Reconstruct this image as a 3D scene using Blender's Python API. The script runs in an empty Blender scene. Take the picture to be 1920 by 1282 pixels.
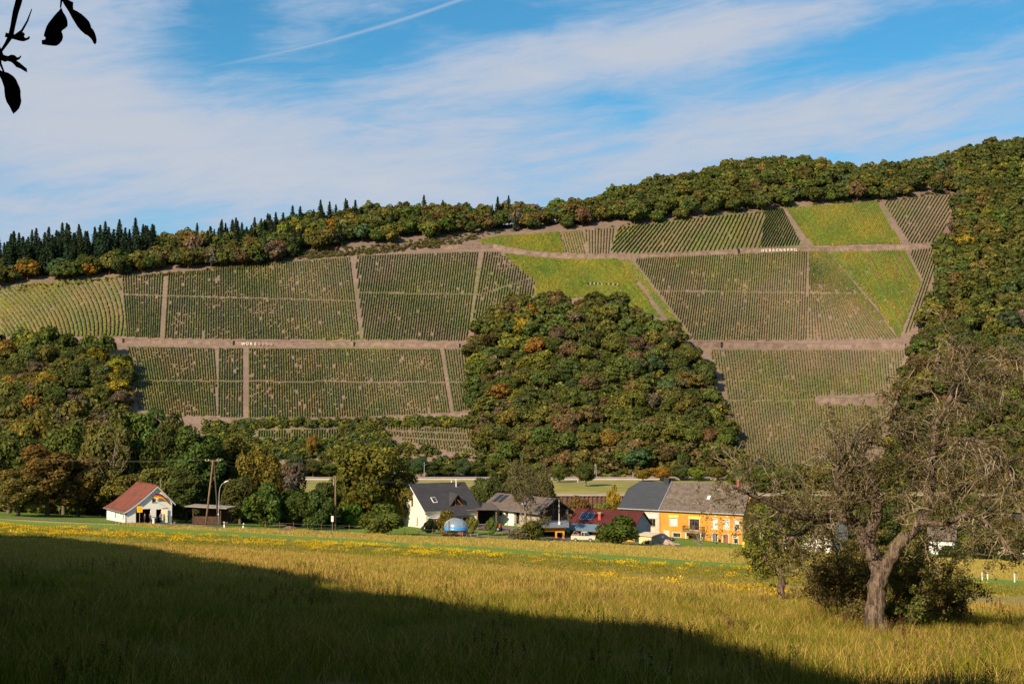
import bpy, bmesh, math, random
import numpy as np
from mathutils import Vector, Matrix
R = math.radians
scene = bpy.context.scene
col = scene.collection
random.seed(7)
# ------------------------------------------------------------------ camera
F = 2667.0; HZ = 740.0                      # focal length and horizon row of the 1920 px wide photograph
TH = math.atan((HZ - 641) / F)
cd = bpy.data.cameras.new('camera'); cam = bpy.data.objects.new('camera', cd); col.objects.link(cam)
cam.location = (0, 0, 0); cam.rotation_euler = (R(90) + TH, 0, 0)
cd.sensor_width = 36; cd.lens = F / 1920 * 36; cd.clip_start = .05; cd.clip_end = 20000
scene.camera = cam
# ------------------------------------------------------------------ light
SUN_AZ, SUN_EL = 35.0, 30.0                 # the sun stands behind the viewer's left shoulder
SD = Vector((-math.sin(R(SUN_AZ)) * math.cos(R(SUN_EL)), -math.cos(R(SUN_AZ)) * math.cos(R(SUN_EL)), math.sin(R(SUN_EL))))
sl = bpy.data.lights.new('sun', 'SUN'); so = bpy.data.objects.new('sun', sl); col.objects.link(so)
sl.energy = 5.0; sl.angle = R(.53); sl.color = (1, .82, .58)
so.rotation_euler = SD.to_track_quat('Z', 'Y').to_euler(); so.location = (-50, -50, 80)
scene.view_settings.view_transform = 'Standard'; scene.view_settings.look = 'None'
scene.view_settings.exposure = 0.55; scene.view_settings.gamma = 1
scene.view_settings.use_curve_mapping = False
scene.render.engine = 'CYCLES'
scene.cycles.max_bounces = 5; scene.cycles.diffuse_bounces = 2; scene.cycles.glossy_bounces = 2
scene.cycles.transmission_bounces = 3; scene.cycles.transparent_max_bounces = 6
scene.cycles.use_denoising = True
W = bpy.data.worlds.new('World'); scene.world = W; W.use_nodes = True

class NT:
    """small helper to write node trees as expressions"""
    def __init__(s, tree): s.t = tree; s.n = tree.nodes; s.l = tree.links
    def node(s, typ, **kw):
        n = s.n.new(typ)
        for k, v in kw.items(): setattr(n, k, v)
        return n
    def put(s, sock, v):
        if isinstance(v, bpy.types.NodeSocket): s.l.new(v, sock)
        elif v is not None:
            try: sock.default_value = v
            except Exception: sock.default_value = (*v, 1)
    def m(s, op, a, b=None, c=None, clamp=False):
        n = s.n.new('ShaderNodeMath'); n.operation = op; n.use_clamp = clamp
        for i, v in enumerate((a, b, c)):
            if v is not None: s.put(n.inputs[i], v)
        return n.outputs[0]
    def v(s, op, a, b=None):
        n = s.n.new('ShaderNodeVectorMath'); n.operation = op
        s.put(n.inputs[0], a)
        if b is not None: s.put(n.inputs[1], b)
        return n.outputs[0]
    def mix(s, f, a, b, mode='MIX'):
        n = s.n.new('ShaderNodeMix'); n.data_type = 'RGBA'; n.blend_type = mode
        s.put(n.inputs[0], f); s.put(n.inputs[6], a); s.put(n.inputs[7], b)
        return n.outputs[2]
    def noise(s, vec, scale, detail=3, rough=.55, dist=0, out=0):
        n = s.n.new('ShaderNodeTexNoise')
        if vec is not None: s.l.new(vec, n.inputs['Vector'])
        n.inputs['Scale'].default_value = scale; n.inputs['Detail'].default_value = detail
        n.inputs['Roughness'].default_value = rough; n.inputs['Distortion'].default_value = dist
        return n.outputs[out]
    def ramp(s, f, pts, interp='LINEAR'):
        n = s.n.new('ShaderNodeValToRGB'); cr = n.color_ramp; cr.interpolation = interp
        while len(cr.elements) < len(pts): cr.elements.new(.5)
        for e, (p, c) in zip(cr.elements, pts):
            e.position = p; e.color = (*c, 1) if len(c) == 3 else c
        s.put(n.inputs[0], f); return n.outputs[0]
    def sstep(s, x, a, b):
        n = s.n.new('ShaderNodeMapRange'); n.interpolation_type = 'SMOOTHSTEP'
        s.put(n.inputs[0], x); n.inputs[1].default_value = a; n.inputs[2].default_value = b
        return n.outputs[0]
    def xyz(s, a, b, c):
        n = s.n.new('ShaderNodeCombineXYZ')
        for i, q in enumerate((a, b, c)): s.put(n.inputs[i], q)
        return n.outputs[0]
    def sep(s, a):
        n = s.n.new('ShaderNodeSeparateXYZ'); s.l.new(a, n.inputs[0]); return n.outputs

def build_sky():
    w = NT(W.node_tree); w.n.clear()
    out = w.node('ShaderNodeOutputWorld'); bg = w.node('ShaderNodeBackground')
    sky = w.node('ShaderNodeTexSky', sky_type='NISHITA', sun_disc=False)
    sky.sun_elevation = R(SUN_EL); sky.sun_rotation = R(180 + SUN_AZ)
    sky.altitude = 200; sky.air_density = 1.0; sky.dust_density = .3; sky.ozone_density = 2.2
    d = w.node('ShaderNodeTexCoord').outputs['Generated']
    x, y, z = w.sep(d)
    az = w.m('DIVIDE', w.m('ARCTAN2', x, y), .0174533)           # degrees
    el = w.m('DIVIDE', w.m('ARCSINE', w.m('MINIMUM', w.m('MAXIMUM', z, -1), 1)), .0174533)
    # cirrus: stretched, warped noise over direction
    P = w.xyz(w.m('MULTIPLY', az, .05), w.m('MULTIPLY', el, .12), w.m('MULTIPLY', y, .15))
    rot = w.node('ShaderNodeVectorRotate', rotation_type='Z_AXIS'); w.l.new(P, rot.inputs['Vector']); rot.inputs['Angle'].default_value = R(-22)
    P2 = w.v('MULTIPLY', rot.outputs[0], (1.0, 2.2, 1))
    big = w.noise(P, 1.5, 6, .55, .6)
    wisps = w.noise(P2, 2.6, 10, .62, 1.1)
    fine = w.noise(P2, 9.0, 6, .6, .8)
    dens = w.m('ADD', w.m('MULTIPLY', w.m('SUBTRACT', big, .5), 1.1), w.m('MULTIPLY', w.m('SUBTRACT', wisps, .5), 1.5))
    dens = w.m('ADD', dens, w.m('MULTIPLY', w.m('SUBTRACT', fine, .5), .75))
    def blob(px, py, sx, sy, ang, amp):
        a0 = math.degrees(math.atan((px - 960) / F)); e0 = math.degrees(math.atan((HZ - py) / F))
        k = 57.3 / F; sx *= k; sy *= k; c, s_ = math.cos(R(ang)), math.sin(R(ang))
        da = w.m('SUBTRACT', az, a0); de = w.m('SUBTRACT', el, e0)
        p = w.m('ADD', w.m('MULTIPLY', da, c / sx), w.m('MULTIPLY', de, s_ / sx))
        q = w.m('ADD', w.m('MULTIPLY', da, -s_ / sy), w.m('MULTIPLY', de, c / sy))
        r2 = w.m('ADD', w.m('MULTIPLY', p, p), w.m('MULTIPLY', q, q))
        return w.m('MULTIPLY', w.m('EXPONENT', w.m('MULTIPLY', r2, -1)), amp)
    for b in [(60, 60, 230, 140, 0, .5), (280, 250, 360, 90, -8, .75), (60, 300, 260, 120, 0, .4), (560, 330, 300, 70, -10, .3),
              (1150, 110, 300, 62, 6, .75), (1450, 35, 420, 34, 8, .45), (1560, 215, 290, 75, 8, .55), (1100, 290, 500, 80, 6, .32), (900, 200, 150, 90, 10, .28),
              (400, 75, 130, 80, 20, -.85), (620, 120, 210, 40, 22, -.25), (930, 28, 130, 34, 0, -.8), (1650, 115, 270, 50, 10, -.85), (1850, 60, 180, 70, 0, -.25),
              (1150, 200, 110, 40, 10, -.3), (720, 60, 100, 60, 0, -.25)]:
        dens = w.m('ADD', dens, blob(*b))
    low = w.sstep(el, 22, 2)                                     # thin veil towards the horizon
    dens = w.m('ADD', dens, w.m('ADD', w.m('MULTIPLY', low, .28), .10))
    cov = w.sstep(dens, -.33, .78)
    # vapour trail
    def tr(px, py): return math.degrees(math.atan((px - 960) / F)), math.degrees(math.atan((HZ - py) / F))
    (a1, e1), (a2, e2) = tr(340, 156), tr(880, -2)
    dx, dy = a2 - a1, e2 - e1; L = math.hypot(dx, dy); dx /= L; dy /= L
    al = w.m('ADD', w.m('MULTIPLY', w.m('SUBTRACT', az, a1), dx), w.m('MULTIPLY', w.m('SUBTRACT', el, e1), dy))
    ac = w.m('ADD', w.m('MULTIPLY', w.m('SUBTRACT', az, a1), -dy), w.m('MULTIPLY', w.m('SUBTRACT', el, e1), dx))
    ac = w.m('ADD', ac, w.m('MULTIPLY', w.m('MULTIPLY', w.m('SUBTRACT', al, L / 2), w.m('SUBTRACT', al, L / 2)), -.006))
    wd = w.m('ADD', .035, w.m('MULTIPLY', fine, .07))
    tt = w.m('EXPONENT', w.m('MULTIPLY', w.m('POWER', w.m('ABSOLUTE', w.m('DIVIDE', ac, wd)), 2), -1))
    tt = w.m('MULTIPLY', w.m('MULTIPLY', tt, w.sstep(al, -1, 5)), w.m('ADD', .3, w.m('MULTIPLY', wisps, .7)))
    cov = w.m('MAXIMUM', cov, w.m('MULTIPLY', tt, .95))
    blue = w.mix(1, sky.outputs[0], (.38, .97, 1.15, 1), 'MULTIPLY')
    cloudc = w.mix(w.sstep(dens, .3, 1.3), CLOUD_A, CLOUD_B)
    c = w.mix(w.m('MULTIPLY', cov, .93), blue, cloudc)
    w.l.new(c, bg.inputs[0]); bg.inputs[1].default_value = .069; w.l.new(bg.outputs[0], out.inputs[0])
CLOUD_A = (4.2, 5.3, 7.0, 1); CLOUD_B = (5.6, 5.9, 6.6, 1)
build_sky()

# ------------------------------------------------------------------ scene-tree helpers
def tag(o, label=None, cat=None, group=None, kind=None):
    if label: o['label'] = label
    if cat: o['category'] = cat
    if group: o['group'] = group
    if kind: o['kind'] = kind
    return o
def empty(name, loc, rz=0, label=None, cat=None, group=None):
    o = bpy.data.objects.new(name, None); col.objects.link(o); o.location = loc; o.rotation_euler = (0, 0, rz)
    o.empty_display_size = .5
    return tag(o, label, cat, group)
def link(name, me, m=None, parent=None, loc=None, rz=None, color=None):
    o = bpy.data.objects.new(name, me); col.objects.link(o)
    if m is not None and not me.materials: me.materials.append(m)
    if parent is not None: o.parent = parent
    if loc is not None: o.location = loc
    if rz is not None: o.rotation_euler = (0, 0, rz)
    if color is not None: o.color = (*color, 1)
    return o
def npmesh(name, V, Q, tint=None, mats=None, midx=None, smooth=False):
    """mesh from arrays: V (n,3), Q (m,3|4); tint (m,3) a face colour attribute"""
    V = np.asarray(V, np.float32); Q = np.asarray(Q, np.int32)
    me = bpy.data.meshes.new(name); me.vertices.add(len(V)); me.vertices.foreach_set('co', V.ravel())
    k = Q.shape[1]; me.loops.add(Q.size); me.loops.foreach_set('vertex_index', Q.ravel())
    me.polygons.add(len(Q)); me.polygons.foreach_set('loop_start', np.arange(0, Q.size, k, dtype=np.int32))
    if tint is not None:
        a = me.attributes.new('tint', 'FLOAT_COLOR', 'FACE')
        t = np.ones((len(Q), 4), np.float32); t[:, :3] = tint; a.data.foreach_set('color', t.ravel())
    for m in (mats or []): me.materials.append(m)
    if midx is not None: me.polygons.foreach_set('material_index', np.asarray(midx, np.int32))
    me.polygons.foreach_set('use_smooth', np.full(len(Q), smooth))
    me.update(calc_edges=True)
    return me
class MB:
    """collects simple solids; build() links them as one mesh object"""
    def __init__(s): s.v = []; s.f = []
    def add(s, vs, fs):
        n = len(s.v); s.v += [tuple(v) for v in vs]; s.f += [tuple(n + i for i in f) for f in fs]; return s
    def box(s, x0, x1, y0, y1, z0, z1):
        return s.add([(x0,y0,z0),(x1,y0,z0),(x1,y1,z0),(x0,y1,z0),(x0,y0,z1),(x1,y0,z1),(x1,y1,z1),(x0,y1,z1)],
                     [(0,3,2,1),(4,5,6,7),(0,1,5,4),(1,2,6,5),(2,3,7,6),(3,0,4,7)])
    def slab(s, c, t):
        """a plate under the four top corners c, t thick"""
        c = [Vector(q) for q in c]; n = (c[1]-c[0]).cross(c[3]-c[0]).normalized() * -t
        b = [q + n for q in c]
        return s.add(c + b, [(0,1,2,3),(7,6,5,4),(0,4,5,1),(1,5,6,2),(2,6,7,3),(3,7,4,0)])
    def poly(s, pts, ext):
        """prism: polygon pts extruded by vector ext"""
        n = len(pts); e = Vector(ext); p = [Vector(q) for q in pts]
        return s.add(p + [q + e for q in p], [tuple(range(n)), tuple(range(2*n-1, n-1, -1))] + [(i, i+n, (i+1)%n+n, (i+1)%n) for i in range(n)])
    def tube(s, pts, rad, k=6, cap=True):
        pts = [Vector(p) for p in pts]
        if not hasattr(rad, '__len__'): rad = [rad] * len(pts)
        vs = []; fs = []; prev = None
        for i, p in enumerate(pts):
            d = (pts[min(i+1, len(pts)-1)] - pts[max(i-1, 0)]).normalized()
            a = d.orthogonal().normalized() if prev is None else (prev - d * prev.dot(d)).normalized()
            prev = a; b = d.cross(a)
            for j in range(k):
                t = 2*math.pi*j/k; vs.append(p + (a*math.cos(t) + b*math.sin(t)) * rad[i])
        for i in range(len(pts)-1):
            for j in range(k): fs.append((i*k+j, i*k+(j+1)%k, (i+1)*k+(j+1)%k, (i+1)*k+j))
        if cap: fs += [tuple(range(k-1, -1, -1)), tuple(range((len(pts)-1)*k, len(pts)*k))]
        return s.add(vs, fs)
    def lathe(s, prof, k=16, c=(0, 0, 0)):
        vs = []; fs = []
        for r, z in prof:
            for j in range(k): t = 2*math.pi*j/k; vs.append((c[0]+r*math.cos(t), c[1]+r*math.sin(t), c[2]+z))
        for i in range(len(prof)-1):
            for j in range(k): fs.append((i*k+j, i*k+(j+1)%k, (i+1)*k+(j+1)%k, (i+1)*k+j))
        return s.add(vs, fs)
    def mesh(s, name, m=None, smooth=False):
        me = bpy.data.meshes.new(name); me.from_pydata(s.v, [], s.f); me.update()
        if m is not None: me.materials.append(m)
        if smooth: me.polygons.foreach_set('use_smooth', [True]*len(me.polygons))
        return me
    def build(s, name, m, parent=None, loc=None, rz=None, smooth=False):
        return link(name, s.mesh(name, m, smooth), None, parent, loc, rz)

# ------------------------------------------------------------------ materials
def mat(name, c, rough=.8, var=.25, scale=3.0, bump=0.0, bscale=None, metal=0.0, spec=.3, c2=None, stretch=(1, 1, 1), fac=(.35, .65)):
    m = bpy.data.materials.new(name); m.use_nodes = True; w = NT(m.node_tree); bs = w.n['Principled BSDF']
    tc = w.node('ShaderNodeTexCoord').outputs['Object']; p = w.v('MULTIPLY', tc, stretch)
    n1 = w.noise(p, scale, 5, .6); n2 = w.noise(p, scale * 7.3, 3, .6)
    f = w.m('ADD', w.m('MULTIPLY', n1, .7), w.m('MULTIPLY', n2, .3))
    c2 = c2 or tuple(q * (1 - var) for q in c)
    k = w.mix(w.sstep(f, *fac), c2, tuple(min(1, q * (1 + var * .35)) for q in c))
    w.l.new(k, bs.inputs['Base Color']); bs.inputs['Roughness'].default_value = rough; bs.inputs['Metallic'].default_value = metal
    bs.inputs['Specular IOR Level'].default_value = spec
    if bump:
        b = w.node('ShaderNodeBump'); b.inputs['Strength'].default_value = bump; b.inputs['Distance'].default_value = .05
        w.l.new(w.noise(p, bscale or scale * 6, 4, .6), b.inputs['Height']); w.l.new(b.outputs[0], bs.inputs['Normal'])
    return m
def foliage_mat(name, trans=.3, world_noise=0.0):
    m = bpy.data.materials.new(name); m.use_nodes = True; w = NT(m.node_tree); w.n.clear()
    out = w.node('ShaderNodeOutputMaterial')
    a = w.node('ShaderNodeAttribute'); a.attribute_name = 'tint'
    oi = w.node('ShaderNodeObjectInfo')
    c = w.mix(1, a.outputs['Color'], oi.outputs['Color'], 'MULTIPLY')
    if world_noise:
        g = w.node('ShaderNodeNewGeometry').outputs['Position']
        n = w.m('ADD', w.m('MULTIPLY', w.noise(g, .06, 3, .6), .6), w.m('MULTIPLY', w.noise(g, .55, 3, .6), .4))
        hs = w.node('ShaderNodeHueSaturation'); w.l.new(c, hs.inputs['Color'])
        w.l.new(w.m('ADD', .5, w.m('MULTIPLY', w.m('SUBTRACT', n, .5), -.08)), hs.inputs['Hue'])
        w.l.new(w.m('ADD', 1, w.m('MULTIPLY', w.m('SUBTRACT', n, .5), world_noise)), hs.inputs['Value'])
        c = hs.outputs[0]
    df = w.node('ShaderNodeBsdfDiffuse'); w.l.new(c, df.inputs[0])
    tr = w.node('ShaderNodeBsdfTranslucent'); w.l.new(w.mix(1, c, (1.1, 1.15, .6, 1), 'MULTIPLY'), tr.inputs[0])
    mx = w.node('ShaderNodeMixShader'); mx.inputs[0].default_value = trans
    w.l.new(df.outputs[0], mx.inputs[1]); w.l.new(tr.outputs[0], mx.inputs[2]); w.l.new(mx.outputs[0], out.inputs[0])
    return m
FOL = foliage_mat('foliage', .32, .3)
VINE = foliage_mat('vine_leaves', .25, .35)
BARK = mat('bark', (.16, .12, .085), .95, .5, 2.5, .8, 14, stretch=(3, 3, .6))
WOOD = mat('weathered_wood', (.24, .15, .09), .85, .4, 2.0, .3, 12, stretch=(4, 4, .5))
DWOOD = mat('dark_brown_wood', (.09, .045, .03), .85, .4, 2.0, .3, 12)
WHITE = mat('white_plaster', (.80, .77, .72), .9, .10, .9, .5, 6)
CREAM = mat('cream_plaster', (.80, .72, .61), .9, .08, .7, .3, 8)
YELLOW = mat('orange_yellow_plaster', (.55, .265, .042), .9, .22, .45, .3, 8, c2=(.46, .21, .033))
PINK = mat('pinkish_plaster', (.62, .46, .36), .9, .3, .6, .3, 8, c2=(.5, .33, .24))
GREYW = mat('grey_cladding', (.30, .33, .34), .8, .12, 1.0)
ORANGE = mat('orange_plaster', (.75, .30, .04), .9, .2, 1.2)
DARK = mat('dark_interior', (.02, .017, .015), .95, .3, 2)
REDIN = mat('dark_red_interior', (.13, .016, .02), .8, .3, 2)
GREYM = mat('galvanised_steel', (.42, .43, .44), .5, .2, 3, metal=.6)
GUT = mat('zinc_gutter', (.30, .31, .32), .5, .2, 3, metal=.4)
WFRAME = mat('white_window_frame', (.75, .74, .70), .6, .05)
BFRAME = mat('brown_window_frame', (.30, .10, .04), .6, .2)
SAND = mat('sandstone_surround', (.62, .50, .38), .9, .15, 2)
TYRE = mat('rubber', (.02, .02, .02), .9, .2)
def glass_mat():
    m = bpy.data.materials.new('window_glass'); m.use_nodes = True; bs = m.node_tree.nodes['Principled BSDF']
    w = NT(m.node_tree); g = w.node('ShaderNodeTexCoord').outputs['Object']
    w.l.new(w.mix(w.sstep(w.noise(g, 1.3, 2), .45, .6), (.015, .018, .02, 1), (.06, .06, .06, 1)), bs.inputs['Base Color'])
    bs.inputs['Roughness'].default_value = .12; bs.inputs['Specular IOR Level'].default_value = .6
    return m
GLASS = glass_mat()
CURT = mat('curtain', (.6, .6, .58), .8, .15, 4)
def roof_mat(name, c, c2, rows=.34, fac=(.4, .62), rough=.7, scale=.8, bs_=.6):
    m = bpy.data.materials.new(name); m.use_nodes = True; w = NT(m.node_tree); bs = w.n['Principled BSDF']
    tc = w.node('ShaderNodeTexCoord').outputs['Object']; x, y, z = w.sep(tc)
    n1 = w.noise(tc, scale, 6, .65); n2 = w.noise(tc, scale * 11, 3, .7)
    f = w.sstep(w.m('ADD', w.m('MULTIPLY', n1, .6), w.m('MULTIPLY', n2, .4)), *fac)
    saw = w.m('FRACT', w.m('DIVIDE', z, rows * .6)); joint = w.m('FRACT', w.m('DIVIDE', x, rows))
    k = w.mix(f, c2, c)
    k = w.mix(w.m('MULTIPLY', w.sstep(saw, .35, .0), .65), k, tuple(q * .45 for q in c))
    w.l.new(k, bs.inputs['Base Color']); bs.inputs['Roughness'].default_value = rough; bs.inputs['Specular IOR Level'].default_value = .25
    b = w.node('ShaderNodeBump'); b.inputs['Strength'].default_value = bs_; b.inputs['Distance'].default_value = .06
    w.l.new(w.m('ADD', saw, w.m('MULTIPLY', w.m('PINGPONG', joint, .5), .7)), b.inputs['Height']); w.l.new(b.outputs[0], bs.inputs['Normal'])
    return m
R_RED = roof_mat('weathered_red_tiles', (.23, .075, .045), (.14, .05, .035))
R_DARK = roof_mat('dark_grey_tiles', (.06, .058, .062), (.045, .043, .048), rows=.36, bs_=.8)
R_SLATE = roof_mat('slate_grey_sheet_tiles', (.055, .06, .07), (.045, .05, .06), rows=.42, rough=.6, bs_=.9)
R_BROWN = roof_mat('mossy_brown_tiles', (.19, .15, .12), (.085, .065, .05), rows=.3, scale=1.6)
R_FARM = roof_mat('brown_grey_tiles', (.16, .12, .10), (.11, .085, .07), rows=.34)
R_METAL = mat('dark_red_metal', (.095, .022, .018), .6, .2, .8, spec=.3)
GREYROOF = mat('grey_bitumen', (.17, .19, .21), .8, .2, 1.0)
STONE = mat('dry_stone', (.225, .155, .125), .95, .45, .35, .9, 3.0, c2=(.14, .095, .075))
# ------------------------------------------------------------------ terrain
def ray(px,py):
    a=(np.asarray(px,float)-960)/F; b=(641-np.asarray(py,float))/F
    dy=math.cos(TH)-b*math.sin(TH); dz=math.sin(TH)+b*math.cos(TH)
    return a/dy, dz/dy
def gs(x,Y,cx,cy,sx,sy,h): return h*np.exp(-((x-cx)/sx)**2-((Y-cy)/sy)**2)
ZY=[-90,-20,0,10,21,40,60,100,150,200,245,260,275,330,398,402,534,537,538,655,665]
ZZ=[9,.4,-1.65,-2.9,-4.27,-6.45,-8.45,-12.5,-17.0,-21.2,-24.7,-25.7,-27,-32,-39,-43,-43,-43,-37.5,-37.6,-37]
SX=[-400,0,150,300,400,500,620,700,950,1090,1150,1300,1400,1500,1640,1700,1780,1850,1920,2300]
SS=[512,500,484,468,462,446,420,408,414,402,380,340,320,318,333,323,310,286,280,262]
def H(x,Y):
    x=np.asarray(x,float); Y=np.asarray(Y,float)
    zc=np.interp(Y,ZY,ZZ)
    lat=np.interp(Y,[-90,0,20,45,290,395],[0,0.01,.03,.045,.045,0])
    z=zc-lat*np.clip(x,-140,140)
    z=z+gs(x,Y,2,268,26,13,2.0)+gs(x,Y,42,266,20,9,.6)+np.where(Y<300,.12*np.sin(x*.21+Y*.05)*np.cos(Y*.17-x*.06)*np.clip(Y/60,0,1),0)
    u=x/np.maximum(Y,1)
    px=960+u*F
    t=(HZ-np.interp(px,SX,SS))/F
    Yc=436/(.6-t)
    n=1.2*np.sin(x*.031+1)*np.sin(Y*.027)+.8*np.sin(x*.07+Y*.04)
    zs=.6*Y-436+gs(x,Y,50,745,62,48,14)+gs(x,Y,-232,700,62,42,13)+gs(x,Y,262,770,62,95,20)+n
    zp=.6*Yc-436+(Y-Yc)*np.minimum(t-.03,.07)
    k=7.0
    hill=-k*np.logaddexp(-zs/k,-zp/k)
    w=np.clip((Y-655)/20,0,1)
    return np.where(Y>655,np.maximum(z*(1-w)+hill*w,hill*0-38+ (Y-655)*.0),z)
def hit(px,py,Y0=12,Y1=1400):
    px=np.atleast_1d(np.asarray(px,float)); py=np.atleast_1d(np.asarray(py,float))
    a,b=ray(px,py)
    Ys=np.concatenate([np.arange(12,300,.5),np.arange(300,1400,1.5)]); Ys=Ys[(Ys>=Y0)&(Ys<=Y1)]
    out=np.full((len(px),3),np.nan)
    for i in range(0,len(px),4000):
        A=a[i:i+4000,None]; B=b[i:i+4000,None]
        g=H(A*Ys[None],Ys[None]+0*A)-B*Ys[None]
        s=g>0; k=s.argmax(1); ok=s.any(1)&(k>0)
        j=np.arange(len(k)); k1=np.maximum(k,1)
        g0=g[j,k1-1]; g1=g[j,k1]; f=g0/(g0-g1+1e-12)
        Y=Ys[k1-1]+(-g0/(g1-g0+1e-12))*(Ys[k1]-Ys[k1-1])
        o=np.stack([A[:,0]*Y,Y,B[:,0]*Y],1); o[~ok]=np.nan
        out[i:i+4000]=o
    return out
US = np.concatenate([np.linspace(-1.5, -.46, 16)[:-1], np.linspace(-.46, .46, 130), np.linspace(.46, 1.5, 16)[1:]])
YR = np.concatenate([np.arange(-90, 0, 9), np.arange(0, 14, 1.0), np.arange(14, 60, .8), np.arange(60, 300, 2.4), np.arange(300, 398, 8),
                     [398, 402, 450, 500, 534, 537, 538.2, 546, 560, 575, 590, 605, 620, 635, 645, 655], np.arange(660, 1060, 4.5), np.arange(1065, 1300, 25), [1500, 2000, 3000, 5000, 9000]])
def curve(pts, deg=2):
    p = hit([q[0] for q in pts], [q[1] for q in pts], 25, 300); p = p[~np.isnan(p[:, 0])]
    c = np.polyfit(p[:, 0] / 50, p[:, 1], deg); x0, x1 = p[:, 0].min() - 5, p[:, 0].max() + 5
    return lambda x: np.polyval(c, np.clip(x, x0, x1) / 50)
BC = [curve([(100, 1015), (300, 1026), (700, 1048), (960, 1066), (1300, 1092), (1800, 1140)]),
      curve([(0, 1000), (280, 1012), (560, 1030), (960, 1047), (1300, 1064), (1900, 1105)]),
      curve([(0, 983), (280, 996), (560, 1017), (960, 1032), (1430, 1076), (1900, 1096)]),
      curve([(0, 974), (280, 987), (560, 1006), (960, 1023), (1430, 1066), (1900, 1086)]),
      curve([(0, 973), (260, 982), (400, 987), (560, 997), (760, 1006), (1000, 1012), (1300, 1024)])]
def bandval(x, Y):
    c = [f(x) for f in BC]
    c[4] = np.maximum(c[4], c[3] + 8)
    b = np.full(np.shape(x), 4.0) + (Y - c[4]) / 20
    for k in range(3, -1, -1): b = np.where(Y < c[k+1], k + (Y - c[k]) / np.maximum(c[k+1] - c[k], 4), b)
    return b
def grid(name, r0, r1, m, attr=None):
    ys = YR[(YR >= r0) & (YR <= r1)]
    Yg, Ug = np.meshgrid(ys, US, indexing='ij'); X = Ug * (np.maximum(Yg, 0) + 40)
    V = np.stack([X, Yg, H(X, Yg)], -1).reshape(-1, 3); n, k = len(ys), len(US)
    i = np.arange(n-1)[:, None] * k + np.arange(k-1)[None]; i = i.ravel()
    me = npmesh(name, V, np.stack([i, i+1, i+k+1, i+k], 1), smooth=True, mats=[m])
    if attr:
        a = me.attributes.new('band', 'FLOAT', 'POINT'); a.data.foreach_set('value', bandval(V[:, 0], V[:, 1]).astype(np.float32))
    return tag(link(name, me), kind='structure')
def meadow_mat():
    m = bpy.data.materials.new('meadow_ground'); m.use_nodes = True; w = NT(m.node_tree); bs = w.n['Principled BSDF']
    p = w.node('ShaderNodeNewGeometry').outputs['Position']
    a = w.node('ShaderNodeAttribute'); a.attribute_name = 'band'
    ps = w.v('MULTIPLY', p, (1, 3.2, 1))
    n1 = w.noise(ps, .05, 4, .6); n2 = w.noise(ps, .55, 5, .7); n3 = w.noise(p, 5.0, 4, .75)
    b = w.m('ADD', a.outputs['Fac'], w.m('MULTIPLY', w.m('SUBTRACT', n2, .5), .22))
    base = w.ramp(w.m('DIVIDE', w.m('ADD', b, 1.0), 7.0),
        [(0, (.13, .12, .035)), (.10, (.20, .17, .05)), (.145, (.40, .28, .12)), (.19, (.34, .25, .10)), (.24, (.27, .23, .06)), (.29, (.17, .18, .04)),
         (.36, (.21, .22, .04)), (.425, (.23, .22, .04)), (.432, (.16, .23, .045)), (.567, (.17, .24, .045)), (.574, (.42, .33, .08)), (.69, (.40, .31, .08)), (.72, (.13, .19, .035)), (1, (.12, .18, .035))])
    dry = w.mix(w.m('MULTIPLY', w.sstep(n1, .48, .68), .55), base, (.34, .24, .10, 1))
    strip = w.m('MULTIPLY', w.sstep(b, 1.98, 2.02), w.m('SUBTRACT', 1, w.sstep(b, 2.98, 3.02)))
    lawn = w.sstep(b, 3.95, 4.05)
    base = w.mix(w.m('MAXIMUM', strip, w.m('MULTIPLY', lawn, .8)), dry, base)
    c = w.mix(w.sstep(n3, .3, .72), w.mix(1, base, (1.0, 1.05, .85, 1), 'MULTIPLY'), w.mix(1, base, (1.75, 1.7, 1.5, 1), 'MULTIPLY'))
    c = w.mix(w.m('MULTIPLY', w.sstep(n2, .5, .75), w.m('MULTIPLY', .35, w.m('SUBTRACT', 1, strip))), c, (.10, .14, .03, 1))
    w.l.new(c, bs.inputs['Base Color']); bs.inputs['Roughness'].default_value = .95; bs.inputs['Specular IOR Level'].default_value = .1
    bp = w.node('ShaderNodeBump'); bp.inputs['Strength'].default_value = .9; bp.inputs['Distance'].default_value = .3
    w.l.new(w.m('ADD', n3, n2), bp.inputs['Height']); w.l.new(bp.outputs[0], bs.inputs['Normal'])
    return m
def hill_mat():
    m = bpy.data.materials.new('slate_hillside'); m.use_nodes = True; w = NT(m.node_tree); bs = w.n['Principled BSDF']
    p = w.node('ShaderNodeNewGeometry').outputs['Position']
    n1 = w.noise(p, .025, 5, .65); n2 = w.noise(p, .35, 5, .7); n3 = w.noise(p, .012, 3, .5)
    c = w.mix(w.sstep(n1, .35, .65), (.175, .125, .10, 1), (.235, .165, .13, 1))
    c = w.mix(w.sstep(n2, .42, .7), c, (.16, .115, .085, 1))
    c = w.mix(w.m('MULTIPLY', w.sstep(n3, .52, .62), w.sstep(n2, .38, .6)), c, (.12, .13, .04, 1))
    w.l.new(c, bs.inputs['Base Color']); bs.inputs['Roughness'].default_value = .95; bs.inputs['Specular IOR Level'].default_value = .1
    bp = w.node('ShaderNodeBump'); bp.inputs['Strength'].default_value = .8; bp.inputs['Distance'].default_value = .6
    w.l.new(n2, bp.inputs['Height']); w.l.new(bp.outputs[0], bs.inputs['Normal'])
    return m
MEADOW = meadow_mat(); HILL = hill_mat()
BANK = mat('river_bank_grass', (.30, .27, .055), .95, .3, .12, .4, 2)
grid('meadow', -90, 300, MEADOW, True); 
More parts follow.
